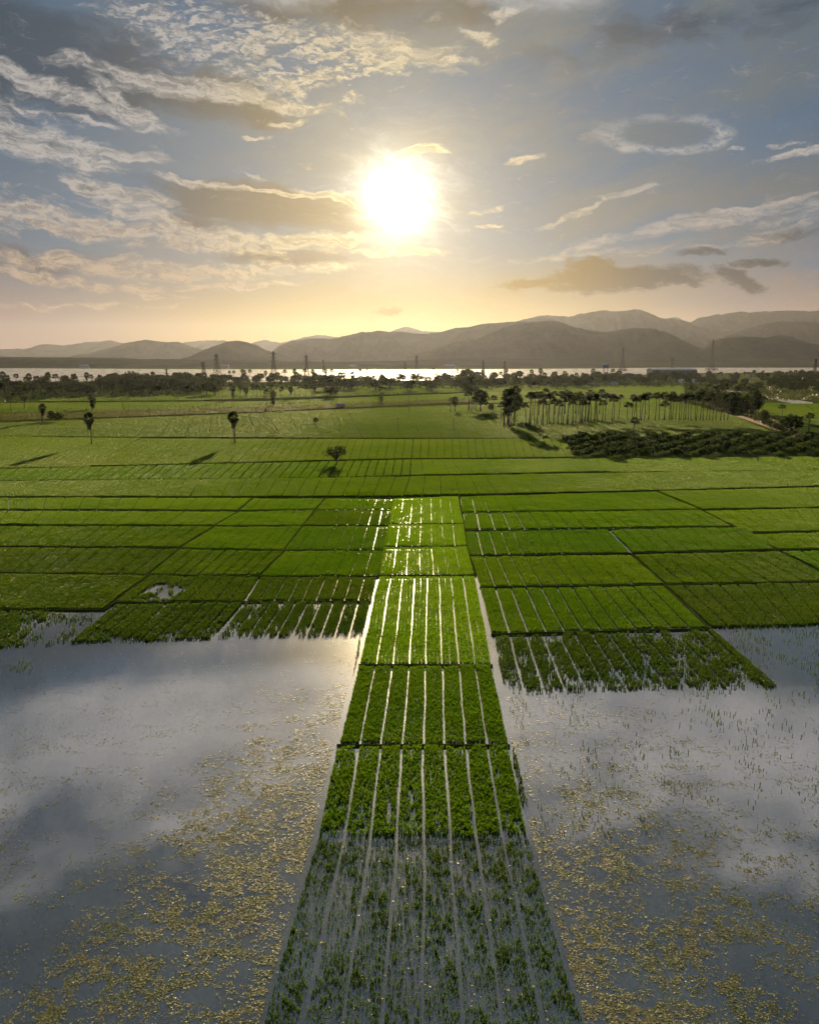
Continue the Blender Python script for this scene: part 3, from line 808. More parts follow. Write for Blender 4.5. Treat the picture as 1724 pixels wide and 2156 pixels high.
plot([(-60, 849), (560, 845), (560, 857), (-80, 871)], 2, 'vfar', 'rice_far', 'narrow far field at the left behind the rough strip', 0.8)
plot([(560, 845), (985, 828), (1010, 839), (560, 857)], 2, 'vfar', 'rice_far', 'narrow far field under the sun behind the rough strip', 0.8)
plot([(420, 815), (1000, 812), (985, 825), (430, 842)], 2, 'vfar', 'rice_far', 'farthest green field in front of the lakeside trees', 0.8)
plot([(1000, 812), (1440, 812), (1440, 836), (1000, 850)], 2, 'vfar', 'rice_far', 'far field behind the palm rows', 0.8)
plot([(120, 835), (430, 830), (430, 843), (80, 845)], 2, 'vfar', 'rice_far', 'far green wedge before the dark wood', 0.8)
plot([(1560, 848), (1830, 852), (1860, 900), (1650, 896)], 2, 'vfar', 'rice_far', 'green field beyond the earth bank at the right edge', 0.8)
plot([(-80, 872), (560, 857), (556, 867), (-80, 889)], 1, 'vfar', 'rough_grass', 'rough brownish grass strip across the left fields', 0.0, name='rough_grass')
plot([(560, 857), (1000, 839), (1005, 846), (562, 866)], 1, 'vfar', 'rough_grass', 'rough brownish grass strip below the sun', 0.0, name='rough_grass')

# ------------------------------------------------------------------ bunds: low earth ridges between plots
def bund(pts, wd=0.5, hh=0.34, mat='bund'):
    P = [at(x, y) for x, y in pts]
    wd, hh = wd * 0.7, hh * (0.8 if pts[0][1] > 1060 else 0.65)
    L = [P[0]]
    for a, b in zip(P[:-1], P[1:]):
        n = max(1, int((b - a).length / 2.5))
        L += [a.lerp(b, i / n) for i in range(1, n + 1)]
    V, F = [], []
    ph = random.uniform(0, 99)
    for i, p in enumerate(L):
        t = (L[min(i + 1, len(L) - 1)] - L[max(i - 1, 0)]); t.z = 0; t.normalize()
        s = Vector((-t.y, t.x, 0))
        j = (float(fbm(i * 0.21 + ph, 1.0, 2)) - 0.5)
        k = 0.75 + 0.6 * float(fbm(i * 0.33 + ph, 7.0, 2))
        c = p + s * j * wd * 0.9
        for u, z in ((-0.9, -0.1), (-0.45, hh * k), (0.4, hh * k * 0.92), (0.9, -0.1)):
            V.append(c + s * u * wd + Vector((0, 0, z)))
    for i in range(len(L) - 1):
        for k in range(3):
            F.append((i * 4 + k, (i + 1) * 4 + k, (i + 1) * 4 + k + 1, i * 4 + k + 1))
    me = bpy.data.meshes.new('field_bund'); me.from_pydata([tuple(v) for v in V], [], F); me.materials.append(M[mat]); me.update()
    o = obj('field_bund', me); o['kind'] = 'structure'
    return o
for pts, wd, hh in [
    ([(-30, 1047), (420, 1048), (830, 1050), (964, 1044), (1212, 1037), (1382, 1034), (1780, 1024)], 0.7, 0.42),
    ([(-30, 1076), (505, 1078), (530, 1050)], 0.4, 0.34), ([(505, 1078), (825, 1075)], 0.4, 0.34), ([(-30, 1108), (450, 1109), (820, 1108)], 0.45, 0.36),
    ([(-30, 1152), (377, 1157), (598, 1162), (810, 1160)], 0.5, 0.38), ([(-60, 1207), (312, 1213), (548, 1216), (797, 1216)], 0.55, 0.4),
    ([(-120, 1287), (218, 1286), (240, 1272), (514, 1269), (782, 1268)], 0.5, 0.36),
    ([(684, 1050), (665, 1076), (637, 1109), (598, 1162), (548, 1216)], 0.55, 0.42), ([(530, 1050), (502, 1078), (451, 1110), (379, 1158), (312, 1214), (228, 1280)], 0.55, 0.42),
    ([(829, 1051), (819, 1106), (810, 1156), (797, 1214)], 0.6, 0.42), ([(965, 1045), (977, 1104), (985, 1152), (1001, 1213)], 0.7, 0.42),
    ([(818, 1105), (977, 1104)], 0.45, 0.38), ([(809, 1153), (984, 1152)], 0.45, 0.38), ([(797, 1214), (1001, 1213)], 0.5, 0.4), ([(755, 1403), (1037, 1403)], 0.4, 0.36),
    ([(709, 1572), (1073, 1572)], 0.4, 0.34),
    ([(975, 1119), (1276, 1116), (1560, 1111)], 0.45, 0.36), ([(971, 1081), (1476, 1075), (1780, 1070)], 0.4, 0.34), ([(1570, 1125), (1790, 1120)], 0.5, 0.38),
    ([(987, 1172), (1330, 1167), (1636, 1160), (1800, 1158)], 0.5, 0.38), ([(1010, 1239), (1399, 1234), (1760, 1227), (1830, 1225)], 0.55, 0.4),
    ([(1034, 1338), (1490, 1326)], 0.5, 0.38), ([(1330, 1168), (1399, 1234), (1492, 1326)], 0.5, 0.42), ([(1287, 995), (1384, 1035), (1476, 1075), (1570, 1123), (1636, 1160), (1765, 1226)], 0.5, 0.42),
    ([(-60, 986), (332, 979), (692, 970), (925, 965)], 0.7, 0.45), ([(-60, 1014), (292, 1011), (862, 1004), (1287, 995), (1780, 989)], 0.6, 0.4),
    ([(-80, 917), (213, 921), (593, 923), (643, 924), (716, 905)], 1.1, 0.6), ([(924, 947), (1190, 945), (1204, 964)], 0.9, 0.5),
    ([(-80, 893), (186, 884), (400, 876), (593, 867), (747, 857), (980, 847)], 1.6, 0.7), ([(-80, 848), (300, 846), (593, 843), (747, 835), (980, 826), (1180, 821)], 2.2, 1.0),
    ([(1085, 899), (1240, 890), (1370, 886), (1530, 884)], 0.8, 0.4), ([(-80, 872), (330, 866), (560, 857)], 1.2, 0.6), ([(380, 886), (700, 884)], 0.7, 0.4)]:
    bund(pts, wd, hh)

# ------------------------------------------------------------------ floating leaves on the two ponds
def inside(poly, x, y):
    c = np.zeros(len(x), bool)
    j = len(poly) - 1
    for i in range(len(poly)):
        xi, yi = poly[i]; xj, yj = poly[j]
        hit = ((yi > y) != (yj > y)) & (x < (xj - xi) * (y - yi) / (yj - yi + 1e-12) + xi)
        c ^= hit; j = i
    return c

def pads(name, poly_px, dens, n_try, label, seed, rmin=0.024, rmax=0.088):
    r = np.random.default_rng(seed)
    poly = [tuple(at(*p)[:2]) for p in poly_px]
    xs = [p[0] for p in poly]; ys = [p[1] for p in poly]
    x = r.uniform(min(xs), max(xs), n_try); y = r.uniform(min(ys), max(ys), n_try)
    keep = inside(poly, x, y); x, y = x[keep], y[keep]
    keep = r.random(len(x)) < dens(x, y); x, y = x[keep], y[keep]
    n = len(x); K = 5
    rad = (rmin + (rmax - rmin) * r.random(n) ** 1.6)
    th = r.uniform(0, 6.28, n); tilt = r.normal(0, 0.065, (n, 2))
    a = np.linspace(0.25, 2 * math.pi - 0.25, K)
    A = th[:, None] + a[None, :]
    rr = rad[:, None] * (1 + r.normal(0, 0.07, (n, K)))
    vx = np.concatenate([np.zeros((n, 1)), rr * np.cos(A)], 1); vy = np.concatenate([np.zeros((n, 1)), rr * np.sin(A)], 1)
    vz = 0.035 + vx * tilt[:, :1] + vy * tilt[:, 1:] + np.concatenate([np.full((n, 1), -0.006), r.normal(0.008, 0.008, (n, K))], 1)
    V = np.stack([vx + x[:, None], vy + y[:, None], vz], -1).reshape(-1, 3)
    b = (np.arange(n) * (K + 1))[:, None]
    F = np.concatenate([np.stack([b[:, 0], b[:, 0] + k, b[:, 0] + k + 1], -1) for k in range(1, K)], 0)
    o = obj(name, mesh_np(name, V, F, M['pad_leaf']))
    tag(o, label, None, None, 'stuff')
    NPTS[name] = NPTS.get(name, 0) + n
    return o

def px_of(x, y):
    """ground point to photo reading"""
    dx, dy, dz = x, y, -CAM_H
    f = dy * CP - dz * SP; u = dy * SP + dz * CP
    return CX + FPX * dx / f, CY - FPX * u / f

def dens_left(x, y):
    px, py = px_of(x, y)
    edge = 760 - (py - 1345) * 0.26
    side = np.clip((px - (620 - (py - 1345) * 0.95)) / 330.0, 0, 1)         # thins out toward the open left water
    n = fbm(x / 2.4, y / 1.9, 4); n2 = fbm(x / 0.6 + 50, y / 0.5, 2)
    d = np.clip((n - 0.42 + 0.14 * side) * 1.7, 0, 1) * np.clip((n2 - 0.26) * 2.0, 0, 1)
    return d * (0.12 + 0.88 * np.clip((py - 1400) / 180, 0, 1)) * (0.10 + 0.90 * side)
def dens_right(x, y):
    px, py = px_of(x, y)
    edge = 1060 + (py - 1460) * 0.25
    side = np.clip(1.25 - (px - edge) / 520.0, 0.25, 1)
    low = np.clip((py - 1520) / 420.0, 0, 1)
    n = fbm(x / 2.2 + 30, y / 1.7, 4); n2 = fbm(x / 0.6 + 90, y / 0.5, 2)
    d = np.clip((n - 0.42 + 0.08 * side + 0.08 * low) * 1.7, 0, 1) * np.clip((n2 - 0.28) * 2.0, 0, 1)
    return d * (0.15 + 0.85 * low) * side
pads('floating_leaves', [(-30, 1375), (460, 1350), (757, 1345), (700, 1580), (655, 1770), (540, 2175), (-60, 2175)], dens_left, 1900000, 'yellow-green floating leaves scattered over the left pond', 5)
pads('floating_leaves', [(1060, 1468), (1640, 1455), (1790, 1440), (1800, 2175), (1240, 2175), (1122, 1770), (1078, 1580)], dens_right, 1300000, 'yellow-green floating leaves scattered over the right pond', 6)
pads('floating_leaves', [(668, 1772), (1115, 1770), (1237, 2185), (542, 2185)], lambda x, y: np.full(len(x), 0.035), 12000, 'few bright floating leaves between the tufts of the drowned plot', 8, 0.05, 0.12)
# stray sprigs standing in open water
def sprigs(poly_px, n, dens, label, mt='rice_deep', z=(0.5, 0.9), seed=1):
    r = np.random.default_rng(seed)
    poly = [tuple(at(*p)[:2]) for p in poly_px]
    xs = [p[0] for p in poly]; ys = [p[1] for p in poly]
    x = r.uniform(min(xs), max(xs), n); y = r.uniform(min(ys), max(ys), n)
    k = inside(poly, x, y); x, y = x[k], y[k]
    k = r.random(len(x)) < dens(x, y); x, y = x[k], y[k]
    s = r.uniform(0.4, 0.8, len(x)) * (0.5 + 0.5 * z[1])
    return scatter('water_sprigs', np.stack([x, y, 0 * x], -1), r.uniform(0, 6.28, len(x)), np.stack([s, s, r.uniform(*z, len(x))], -1), 'tuft', mt, label)
sprigs([(1065, 1466), (1640, 1452), (1800, 1440), (1800, 1760), (1130, 1760)], 5000, lambda x, y: np.clip((fbm(x / 4, y / 4, 3) - 0.42) * 1.6, 0, 0.6), 'sparse thin green sprigs standing in the right pond', seed=3)
sprigs([(1505, 1322), (1800, 1316), (1800, 1440), (1640, 1448)], 2600, lambda x, y: np.clip((fbm(x / 4, y / 4, 3) - 0.40) * 2, 0, 0.7), 'thin sprigs in the pond corner right of the slanting bund', seed=4)
sprigs([(-60, 1380), (66, 1376), (70, 1420), (-60, 1460)], 900, lambda x, y: np.clip((fbm(x / 3, y / 5, 3) - 0.38) * 4, 0, 0.9), 'patch of sprigs in the water at the far left', seed=5)
sprigs([(1074, 1576), (1082, 1576), (1112, 1700), (1098, 1700)], 160, lambda x, y: np.full(len(x), 0.8), 'line of grass clumps along the right side of the strip', z=(0.8, 1.2), seed=6)
sprigs([(752, 1390), (762, 1345), (756, 1345), (742, 1430)], 60, lambda x, y: np.full(len(x), 0.7), 'few dark clumps by the left edge of the strip', z=(0.8, 1.2), seed=7)
# ------------------------------------------------------------------ trees
def leaf_cloud(mb_v, mb_f, centre, rad, n, size, r, squash=0.8, shell=0.55):
    for _ in range(n):
        d = r.normal(0, 1, 3); d /= np.linalg.norm(d) + 1e-9
        q = shell + (1 - shell) * r.random() ** 0.7
        p = np.array(centre) + d * rad * q * np.array([1, 1, squash])
        a = r.normal(0, 1, 3); a /= np.linalg.norm(a) + 1e-9
        b = np.cross(a, r.normal(0, 1, 3)); b /= np.linalg.norm(b) + 1e-9
        s = size * r.uniform(0.6, 1.3)
        o = len(mb_v)
        mb_v += [tuple(p - a * s), tuple(p + b * s * 0.55), tuple(p + a * s), tuple(p - b * s * 0.55)]
        mb_f.append((o, o + 1, o + 2, o + 3))

def make_tree(seed, h, wdt, trunk_h, nclump, per, leaf, mat, shape='round', bare=False):
    """trunk mesh (trunk and limbs) and crown mesh; origin at the foot"""
    r = np.random.default_rng(seed)
    tb = MB()
    lean = r.normal(0, 0.03, 2) * h
    top = Vector((lean[0], lean[1], trunk_h))
    r0 = 0.028 * h + 0.05
    tb.tube([(0, 0, -0.5), (lean[0] * 0.3, lean[1] * 0.3, trunk_h * 0.5), top, (lean[0] * 1.3, lean[1] * 1.3, h * 0.72)], [r0 * 1.25, r0, r0 * 0.8, r0 * 0.25], 6)
    V, F = [], []
    for i in range(nclump):
        a = i * 2.399 + r.uniform(-0.4, 0.4)
        f = (i + 0.5) / nclump
        if shape == 'round':
            z = trunk_h * 0.85 + (h - trunk_h * 0.85) * (0.12 + 0.76 * f); rr = wdt * 0.5 * math.sqrt(max(0.05, 1 - (2 * (f * 0.85 + 0.02) - 0.75) ** 2)) * r.uniform(0.45, 0.9)
        elif shape == 'drop':      # wide at the top, running down to a point
            z = h * (0.16 + 0.74 * f); rr = wdt * 0.5 * (0.12 + 0.75 * f ** 0.8) * r.uniform(0.3, 0.8)
        elif shape == 'spread':
            z = trunk_h + (h - trunk_h) * r.uniform(0.3, 0.85); rr = wdt * 0.5 * (0.25 + 0.75 * math.sqrt(f)) * r.uniform(0.8, 1.0)
        else:                      # bush
            z = h * (0.25 + 0.5 * f); rr = wdt * 0.5 * (1 - 0.55 * f) * r.uniform(0.3, 1.0)
        c = Vector((lean[0] + math.cos(a) * rr, lean[1] + math.sin(a) * rr, z))
        cr = wdt * r.uniform(0.14, 0.23) * (1.15 if shape in ('bush',) else 1.0)
        if i % 2 == 0 or bare:
            st = Vector((lean[0], lean[1], min(trunk_h * r.uniform(0.75, 1.1), z * 0.9)))
            mid = st.lerp(c, 0.55) + Vector((0, 0, (c - st).length * 0.10))
            tb.tube([st, mid, c], [r0 * 0.5, r0 * 0.3, r0 * 0.1], 4)
            if bare:
                for q in range(5):
                    e = c + Vector(r.normal(0, 1, 3)) * cr * 1.2
                    tb.tube([mid.lerp(c, 0.5 + 0.1 * q), e], [r0 * 0.14, r0 * 0.05], 3)
        leaf_cloud(V, F, c, cr, per, leaf, r, 0.75)
    me_c = bpy.data.meshes.new('crown'); me_c.from_pydata(V, [], F); me_c.materials.append(M[mat]); me_c.update()
    return tb.mesh('trunk', M['bark'], True), me_c

def fan_leaf(V, F, base, yaw, pitch, pet, rad, r, seg=9):
    """palmyra fan: stalk plus pleated near-circular blade"""
    d = Vector((math.cos(yaw) * math.cos(pitch), math.sin(yaw) * math.cos(pitch), math.sin(pitch)))
    s = Vector((-math.sin(yaw), math.cos(yaw), 0)); u = d.cross(s) * -1
    tilt = r.uniform(-0.5, 0.5)
    s2 = s * math.cos(tilt) + u * math.sin(tilt); u2 = u * math.cos(tilt) - s * math.sin(tilt)
    hub = base + d * pet
    o = len(V)
    V += [tuple(base - s * 0.05), tuple(base + s * 0.05), tuple(hub)]; F.append((o, o + 1, o + 2))
    o = len(V); V.append(tuple(hub))
    for k in range(seg * 2 + 1):
        a = -2.3 + 4.6 * k / (seg * 2)
        rr = rad * (1.0 if k % 2 == 0 else 0.80) * (1 - 0.12 * abs(a) / 2.3) * r.uniform(0.93, 1.05)
        p = hub + d * math.cos(a) * rr + s2 * math.sin(a) * rr + u2 * (0.10 * rad if k % 2 else -0.04 * rad) - Vector((0, 0, 0.22 * rad * (rr / rad) ** 2))
        V.append(tuple(p))
        if k: F.append((o, o + k, o + k + 1))

def make_palm(seed, h, leaves, rad, style):
    r = np.random.default_rng(seed)
    tb = MB()
    bend = r.normal(0, 0.035, 2) * h; cv = r.normal(0, 0.02, 2) * h
    pts, rd = [], []
    for i in range(8):
        f = i / 7
        pts.append((bend[0] * f * f + cv[0] * math.sin(f * 3.14), bend[1] * f * f + cv[1] * math.sin(f * 3.14), -0.4 + (h - 1.0 + 0.4) * f))
        rd.append(0.34 * (1.35 - 0.55 * min(1, f * 4)) if f < 0.25 else 0.27 - 0.05 * f)
    tb.tube(pts, rd, 7)
    tip = Vector(pts[-1]); top = Vector((0, 0, 0))
    V, F = [], []
    for i in range(leaves):
        f = (i + 0.5) / leaves
        if style == 'flat':        # trimmed crown: a thin umbrella of leaves
            pitch = R(r.uniform(-12, 38)) if i > 4 else R(r.uniform(50, 80))
        elif style == 'full':
            pitch = R(80 - 150 * f)
        else:
            pitch = R(70 - 100 * f)
        fan_leaf(V, F, top + Vector((0, 0, 0.3 - 0.5 * f)), i * 2.399 + r.uniform(-0.2, 0.2), pitch, rad * r.uniform(0.75, 1.05), rad * r.uniform(0.75, 1.0), r, 6)
    cr = bpy.data.meshes.new('crown'); cr.from_pydata(V, [], F); cr.materials.append(M['palm_leaf']); cr.update()
    skirt = None
    if style == 'full':            # hanging dead leaves
        V, F = [], []
        for i in range(16):
            fan_leaf(V, F, top + Vector((0, 0, -0.5 - 0.16 * i)), i * 2.399, R(-r.uniform(55, 80)), rad * r.uniform(0.5, 0.8), rad * r.uniform(0.5, 0.75), r, 4)
        skirt = bpy.data.meshes.new('dead_fronds'); skirt.from_pydata(V, [], F); skirt.materials.append(M['dry_frond']); skirt.update()
    return tb.mesh('trunk', M['bark'], True), cr, skirt, tip

def px_h(y_base, y_top):
    p = at(CX, y_base); d = ray(CX, y_top); t = p.y / d[1]
    return CAM_H + d[2] * t

PALMS = {'flat': [(make_palm(500 + i, 20.0, 22, 1.5, 'flat'), 20.0) for i in range(6)],
         'full': [(make_palm(520 + i, 14.0, 30, 1.55, 'full'), 14.0) for i in range(3)],
         'mid': [(make_palm(540 + i, 14.0, 22, 1.6, 'mid'), 14.0) for i in range(4)]}
TREES = {'round': [(make_tree(600 + i, 14.0, 12.0, 4.5, 22, 34, 0.85, 'tree_leaf', 'round'), 14.0, 12.0) for i in range(6)],
         'tall': [(make_tree(620 + i, 18.0, 10.0, 6.0, 24, 34, 0.85, 'tree_leaf', 'round'), 18.0, 10.0) for i in range(4)],
         'drop': [(make_tree(640 + i, 14.0, 9.0, 4.0, 24, 44, 0.6, 'tree_leaf', 'drop'), 14.0, 9.0) for i in range(3)],
         'bare': [(make_tree(660, 9.0, 10.0, 2.4, 18, 60, 0.34, 'tree_leaf', 'spread', True), 9.0, 10.0)],
         'orchard': [(make_tree(680 + i, 4.6, 6.2, 1.2, 16, 30, 0.42, 'orchard_leaf', 'spread'), 4.6, 6.2) for i in range(5)],
         'bush': [(make_tree(700 + i, 4.0, 6.0, 0.6, 11, 26, 0.5, 'scrub_leaf', 'bush'), 4.0, 6.0) for i in range(4)]}
GZ = -0.12
def place_palm(p, h, style, label, group=None, wide=1.0):
    (tm, cm, sm, tip), h0 = random.choice(PALMS[style])
    e = empty('palmyra_palm', (p[0], p[1], GZ), random.uniform(0, 6.28))
    s = h / h0
    tk = obj('trunk', tm, e); tk.scale = (1, 1, s)
    for nm, me in (('crown', cm), ('dead_fronds', sm)):
        if me is None: continue
        c = obj(nm, me, e, (tip.x, tip.y, tip.z * s)); c.scale = (wide, wide, wide * (0.8 if style == 'flat' else 1.0))
    return tag(e, label, 'palm tree', group)
def place_tree(p, h, wd, style, label, group=None, name='broadleaf_tree', cat='tree'):
    (tm, cm), h0, w0 = random.choice(TREES[style])
    e = empty(name, (p[0], p[1], GZ), random.uniform(0, 6.28))
    e.scale = (wd / w0, wd / w0, h / h0)
    obj('trunk', tm, e); obj('crown', cm, e)
    return tag(e, label, cat, group)
def pxw(y_base, wpx): return wpx * (at(CX, y_base).y * CP + CAM_H * SP) / FPX

# lone trees, each read off the photograph: x, foot y, top y
for x, yb, yt, st, lb in [
    (193, 936, 876, 'full', 'lone bushy-headed palm standing at the left of the fields'),
    (494, 934, 873, 'full', 'lone round-headed palm left of centre with its shadow beside it'),
    (91, 888, 856, 'full', 'short thick palm beside two small dark trees at the left'),
    (24, 866, 836, 'mid', 'small palm nearest the left edge before the dark wood'),
    (52, 859, 838, 'mid', 'small palm second from the left edge before the dark wood'),
    (562, 852, 823, 'mid', 'slim palm just left of the dark tapering tree'),
    (592, 846, 817, 'mid', 'slim palm just right of the dark tapering tree'),
    (948, 866, 840, 'flat', 'left palm of the small pair right of centre'),
    (958, 866, 840, 'full', 'right, bushier palm of the small pair right of centre'),
    (799, 843, 816, 'mid', 'palm leaning over the tapering shrub below the sun'),
    (1054, 883, 852, 'flat', 'short single palm between the two big clumps'),
    (1334, 921, 884, 'flat', 'single palm standing right behind the orchard edge'),
    (1642, 895, 856, 'flat', 'palm by the earth bank at the right'),
    (1702, 916, 874, 'flat', 'palm nearest the right edge'),
    (1604, 869, 838, 'flat', 'small palm in the green field at the right'),
    (1582, 868, 842, 'flat', 'smaller palm left of the one in the right green field'),
    (1038, 866, 836, 'mid', 'palm among the shrubs between the two big clumps')]:
    place_palm(at(x, yb), px_h(yb, yt), st, lb, None, 1.2 if st == 'full' else 1.1)
for x, yb, yt, wpx, st, lb in [
    (195, 862, 831, 21, 'drop', 'dark heart-shaped tree narrowing to its foot at the left'),
    (576, 855, 819, 18, 'drop', 'dark tapering tree with a blocky top left of centre'),
    (491, 840, 824, 9, 'drop', 'small dark tapering tree near the far fields'),
    (519, 832, 813, 12, 'drop', 'second small tapering tree near the far fields'),
    (803, 847, 824, 12, 'drop', 'tapering shrub-clad tree below the sun'),
    (109, 887, 864, 16, 'round', 'small dark tree between a thick palm and a rounder tree'),
    (125, 888, 868, 19, 'round', 'small rounded dark tree, rightmost of the little left cluster'),
    (665, 892, 878, 12, 'round', 'little round tree alone in the pale fields'),
    (1012, 866, 818, 34, 'tall', 'big rounded tree right of a clump of palms'),
    (1082, 884, 822, 34, 'tall', 'large dark tree in the tall clump left of the palm rows'),
    (1070, 896, 826, 26, 'tall', 'large tree at the front of the tall clump left of the palm rows'),
    (1034, 868, 848, 12, 'round', 'small tree among palms between the two big clumps'),
    (1666, 914, 872, 48, 'round', 'big dark round tree by the bank at the right edge'),
    (1606, 893, 862, 22, 'round', 'dark tree on the earth bank at the right'),
    (700, 838, 812, 30, 'round', 'wide tree with a thick trunk left of the sun glint')]:
    place_tree(at(x, yb), px_h(yb, yt), pxw(yb, wpx), st, lb)
place_tree(at(710, 977), px_h(977, 936), pxw(977, 44), 'bare', 'small spreading tree standing alone in the middle of the fields')

# clump of palms beside the big rounded tree, and in the tall clump
for x, yb, yt in [(988, 862, 818), (993, 866, 820), (998, 862, 819), (1003, 866, 822), (986, 866, 828)]:
    place_palm(at(x, yb), px_h(yb, yt), 'flat', 'slim palm in the clump beside the big rounded tree', 'palms in the clump by the rounded tree', 1.5)
for x, yb, yt in [(1062, 896, 836), (1067, 899, 824), (1072, 900, 822), (1076, 899, 830), (1082, 898, 816), (1060, 898, 846)]:
    place_palm(at(x, yb), px_h(yb, yt), 'flat', 'slim palm in the tall clump left of the palm rows', 'palms in the tall clump', 1.5)
# the palm rows
row = []
for x in [1106, 1113, 1117, 1126, 1130, 1139, 1143, 1152, 1157, 1166, 1174, 1181, 1186, 1194, 1196, 1203, 1207, 1212, 1222, 1226]:
    row.append((x + random.uniform(-1, 1), 897 - (x - 1100) * 0.035 + random.uniform(-2, 1), random.choice([832, 835, 838, 845, 850, 830])))
for x in [1224, 1229, 1232, 1236, 1239, 1243, 1249, 1253, 1258, 1268, 1274, 1288, 1292, 1302]:
    row.append((x, 890 - (x - 1224) * 0.05 + random.uniform(-2, 1), random.choice([834, 836, 838, 832, 846])))
for x in [1322, 1330, 1333, 1341, 1347, 1350, 1355, 1364, 1379, 1387, 1397, 1400, 1408, 1412, 1416, 1421, 1428, 1434, 1438, 1443, 1449, 1456, 1462, 1466, 1474, 1480, 1487, 1493, 1500, 1506, 1516, 1524, 1530]:
    row.append((x + random.uniform(-1, 1), 886 + random.uniform(-1.5, 1), random.choice([830, 834, 836, 838, 841, 832, 852 if x < 1420 else 838])))
for x in [1120, 1134, 1150, 1168, 1178, 1190, 1210, 1218, 1240, 1262]:
    row.append((x, 873 + random.uniform(-3, 3), random.choice([822, 826, 830, 834])))
for x, yb, yt in row:
    place_palm(at(x, yb), px_h(yb, yt + random.uniform(-2, 2)), 'flat', (('tall' if yt < 836 else 'shorter') + ' thin palm ' + ('behind the rows ' if yb < 880 else 'in the palm rows ') + ('beside the tall clump' if x < 1140 else 'in the left end group' if x < 1190 else 'in the dense left group' if x < 1232 else 'left of the gap' if x < 1310 else 'right of the gap' if x < 1370 else 'above the single orchard palm' if x < 1420 else 'in the right half' if x < 1475 else 'by the canal bank')), 'palms in the rows right of centre', random.uniform(1.2, 1.55))

# canal bank: dense trees and palms
for k in range(16):
    f = k / 15
    x = 1468 + 122 * f + random.uniform(-6, 6); yb = 852 + 26 * f + random.uniform(-4, 3)
    place_tree(at(x, yb), random.uniform(11, 19), random.uniform(8, 13), random.choice(['tall', 'round']), ['dark tree in the canal bank belt, far left end', 'dark tree in the canal bank belt, left part', 'dark tree in the canal bank belt, right part', 'dark tree in the canal bank belt, near right end'][k // 4], 'trees along the canal bank')
for k in range(26):
    f = random.random()
    x = 1440 + 150 * f + random.uniform(-8, 8); yb = 846 + 28 * f + random.uniform(-5, 4)
    place_palm(at(x, yb), random.uniform(12, 20), 'flat', 'dark palm rising from the canal-bank belt, ' + ('left end' if f < 0.25 else 'left of its middle' if f < 0.5 else 'right of its middle' if f < 0.75 else 'right end'), 'palms along the canal bank', random.uniform(1.1, 1.5))
for k in range(30):
    f = k / 29
    x = 1400 + 190 * f; yb = 842 + (f ** 1.2) * 42 + random.uniform(-2, 2)
    if f > 0.75: x, yb = 1570 + (f - 0.75) * 4 * 70 + random.uniform(-3, 3), 876 + (f - 0.75) * 4 * 30
    place_tree(at(x, yb), random.uniform(2.5, 6), random.uniform(5, 8.5), 'bush', 'low shrub on the earth bank, ' + ('far end' if f < 0.25 else 'behind the canal trees' if f < 0.5 else 'at the foot of the canal trees' if f < 0.76 else 'along the red track'), 'shrubs on the earth bank', 'shrub', 'shrub')

# orchard in slanting rows
oa, ob, oc, od = at(1206, 964), at(1745, 957), at(1745, 918), at(1190, 924)
ORD = ['first', 'second', 'third', 'fourth', 'fifth', 'sixth', 'seventh', 'eighth', 'ninth', 'tenth', 'eleventh', 'twelfth', 'thirteenth', 'fourteenth', 'fifteenth', 'sixteenth', 'seventeenth', 'eighteenth', 'nineteenth', 'twentieth']
opoly = [(p.x, p.y) for p in (oa, ob, oc, od)]
rd, rp = Vector((0.62, 0.785, 0)), Vector((0.785, -0.62, 0))
trees_row = {}
for j in range(-14, 26):
    for i in range(-45, 45):
        p = oa + rp * (j * 10.5) + rd * (i * 4.6 + (j % 2) * 2.0)
        if not inside(opoly, np.array([p.x]), np.array([p.y]))[0]: continue
        if random.random() < 0.05: continue
        trees_row.setdefault(j, []).append(p + Vector((random.gauss(0, 0.5), random.gauss(0, 0.5), 0)))
for rk, j in enumerate(sorted(trees_row)):
    ps = trees_row[j]
    for k, p in enumerate(ps):
        s_ = random.uniform(0.75, 1.15)
        f = (k + 0.5) / len(ps)
        place_tree(p, 3.4 * s_ * random.uniform(0.85, 1.15), 5.4 * s_, 'orchard', 'low orchard tree, ' + ORD[min(rk, 19)] + ' slanting row from the left, ' + ('front end' if f < 0.2 else 'front part' if f < 0.4 else 'middle' if f < 0.6 else 'back part' if f < 0.8 else 'back end'), 'orchard trees', 'orchard_tree', 'tree')
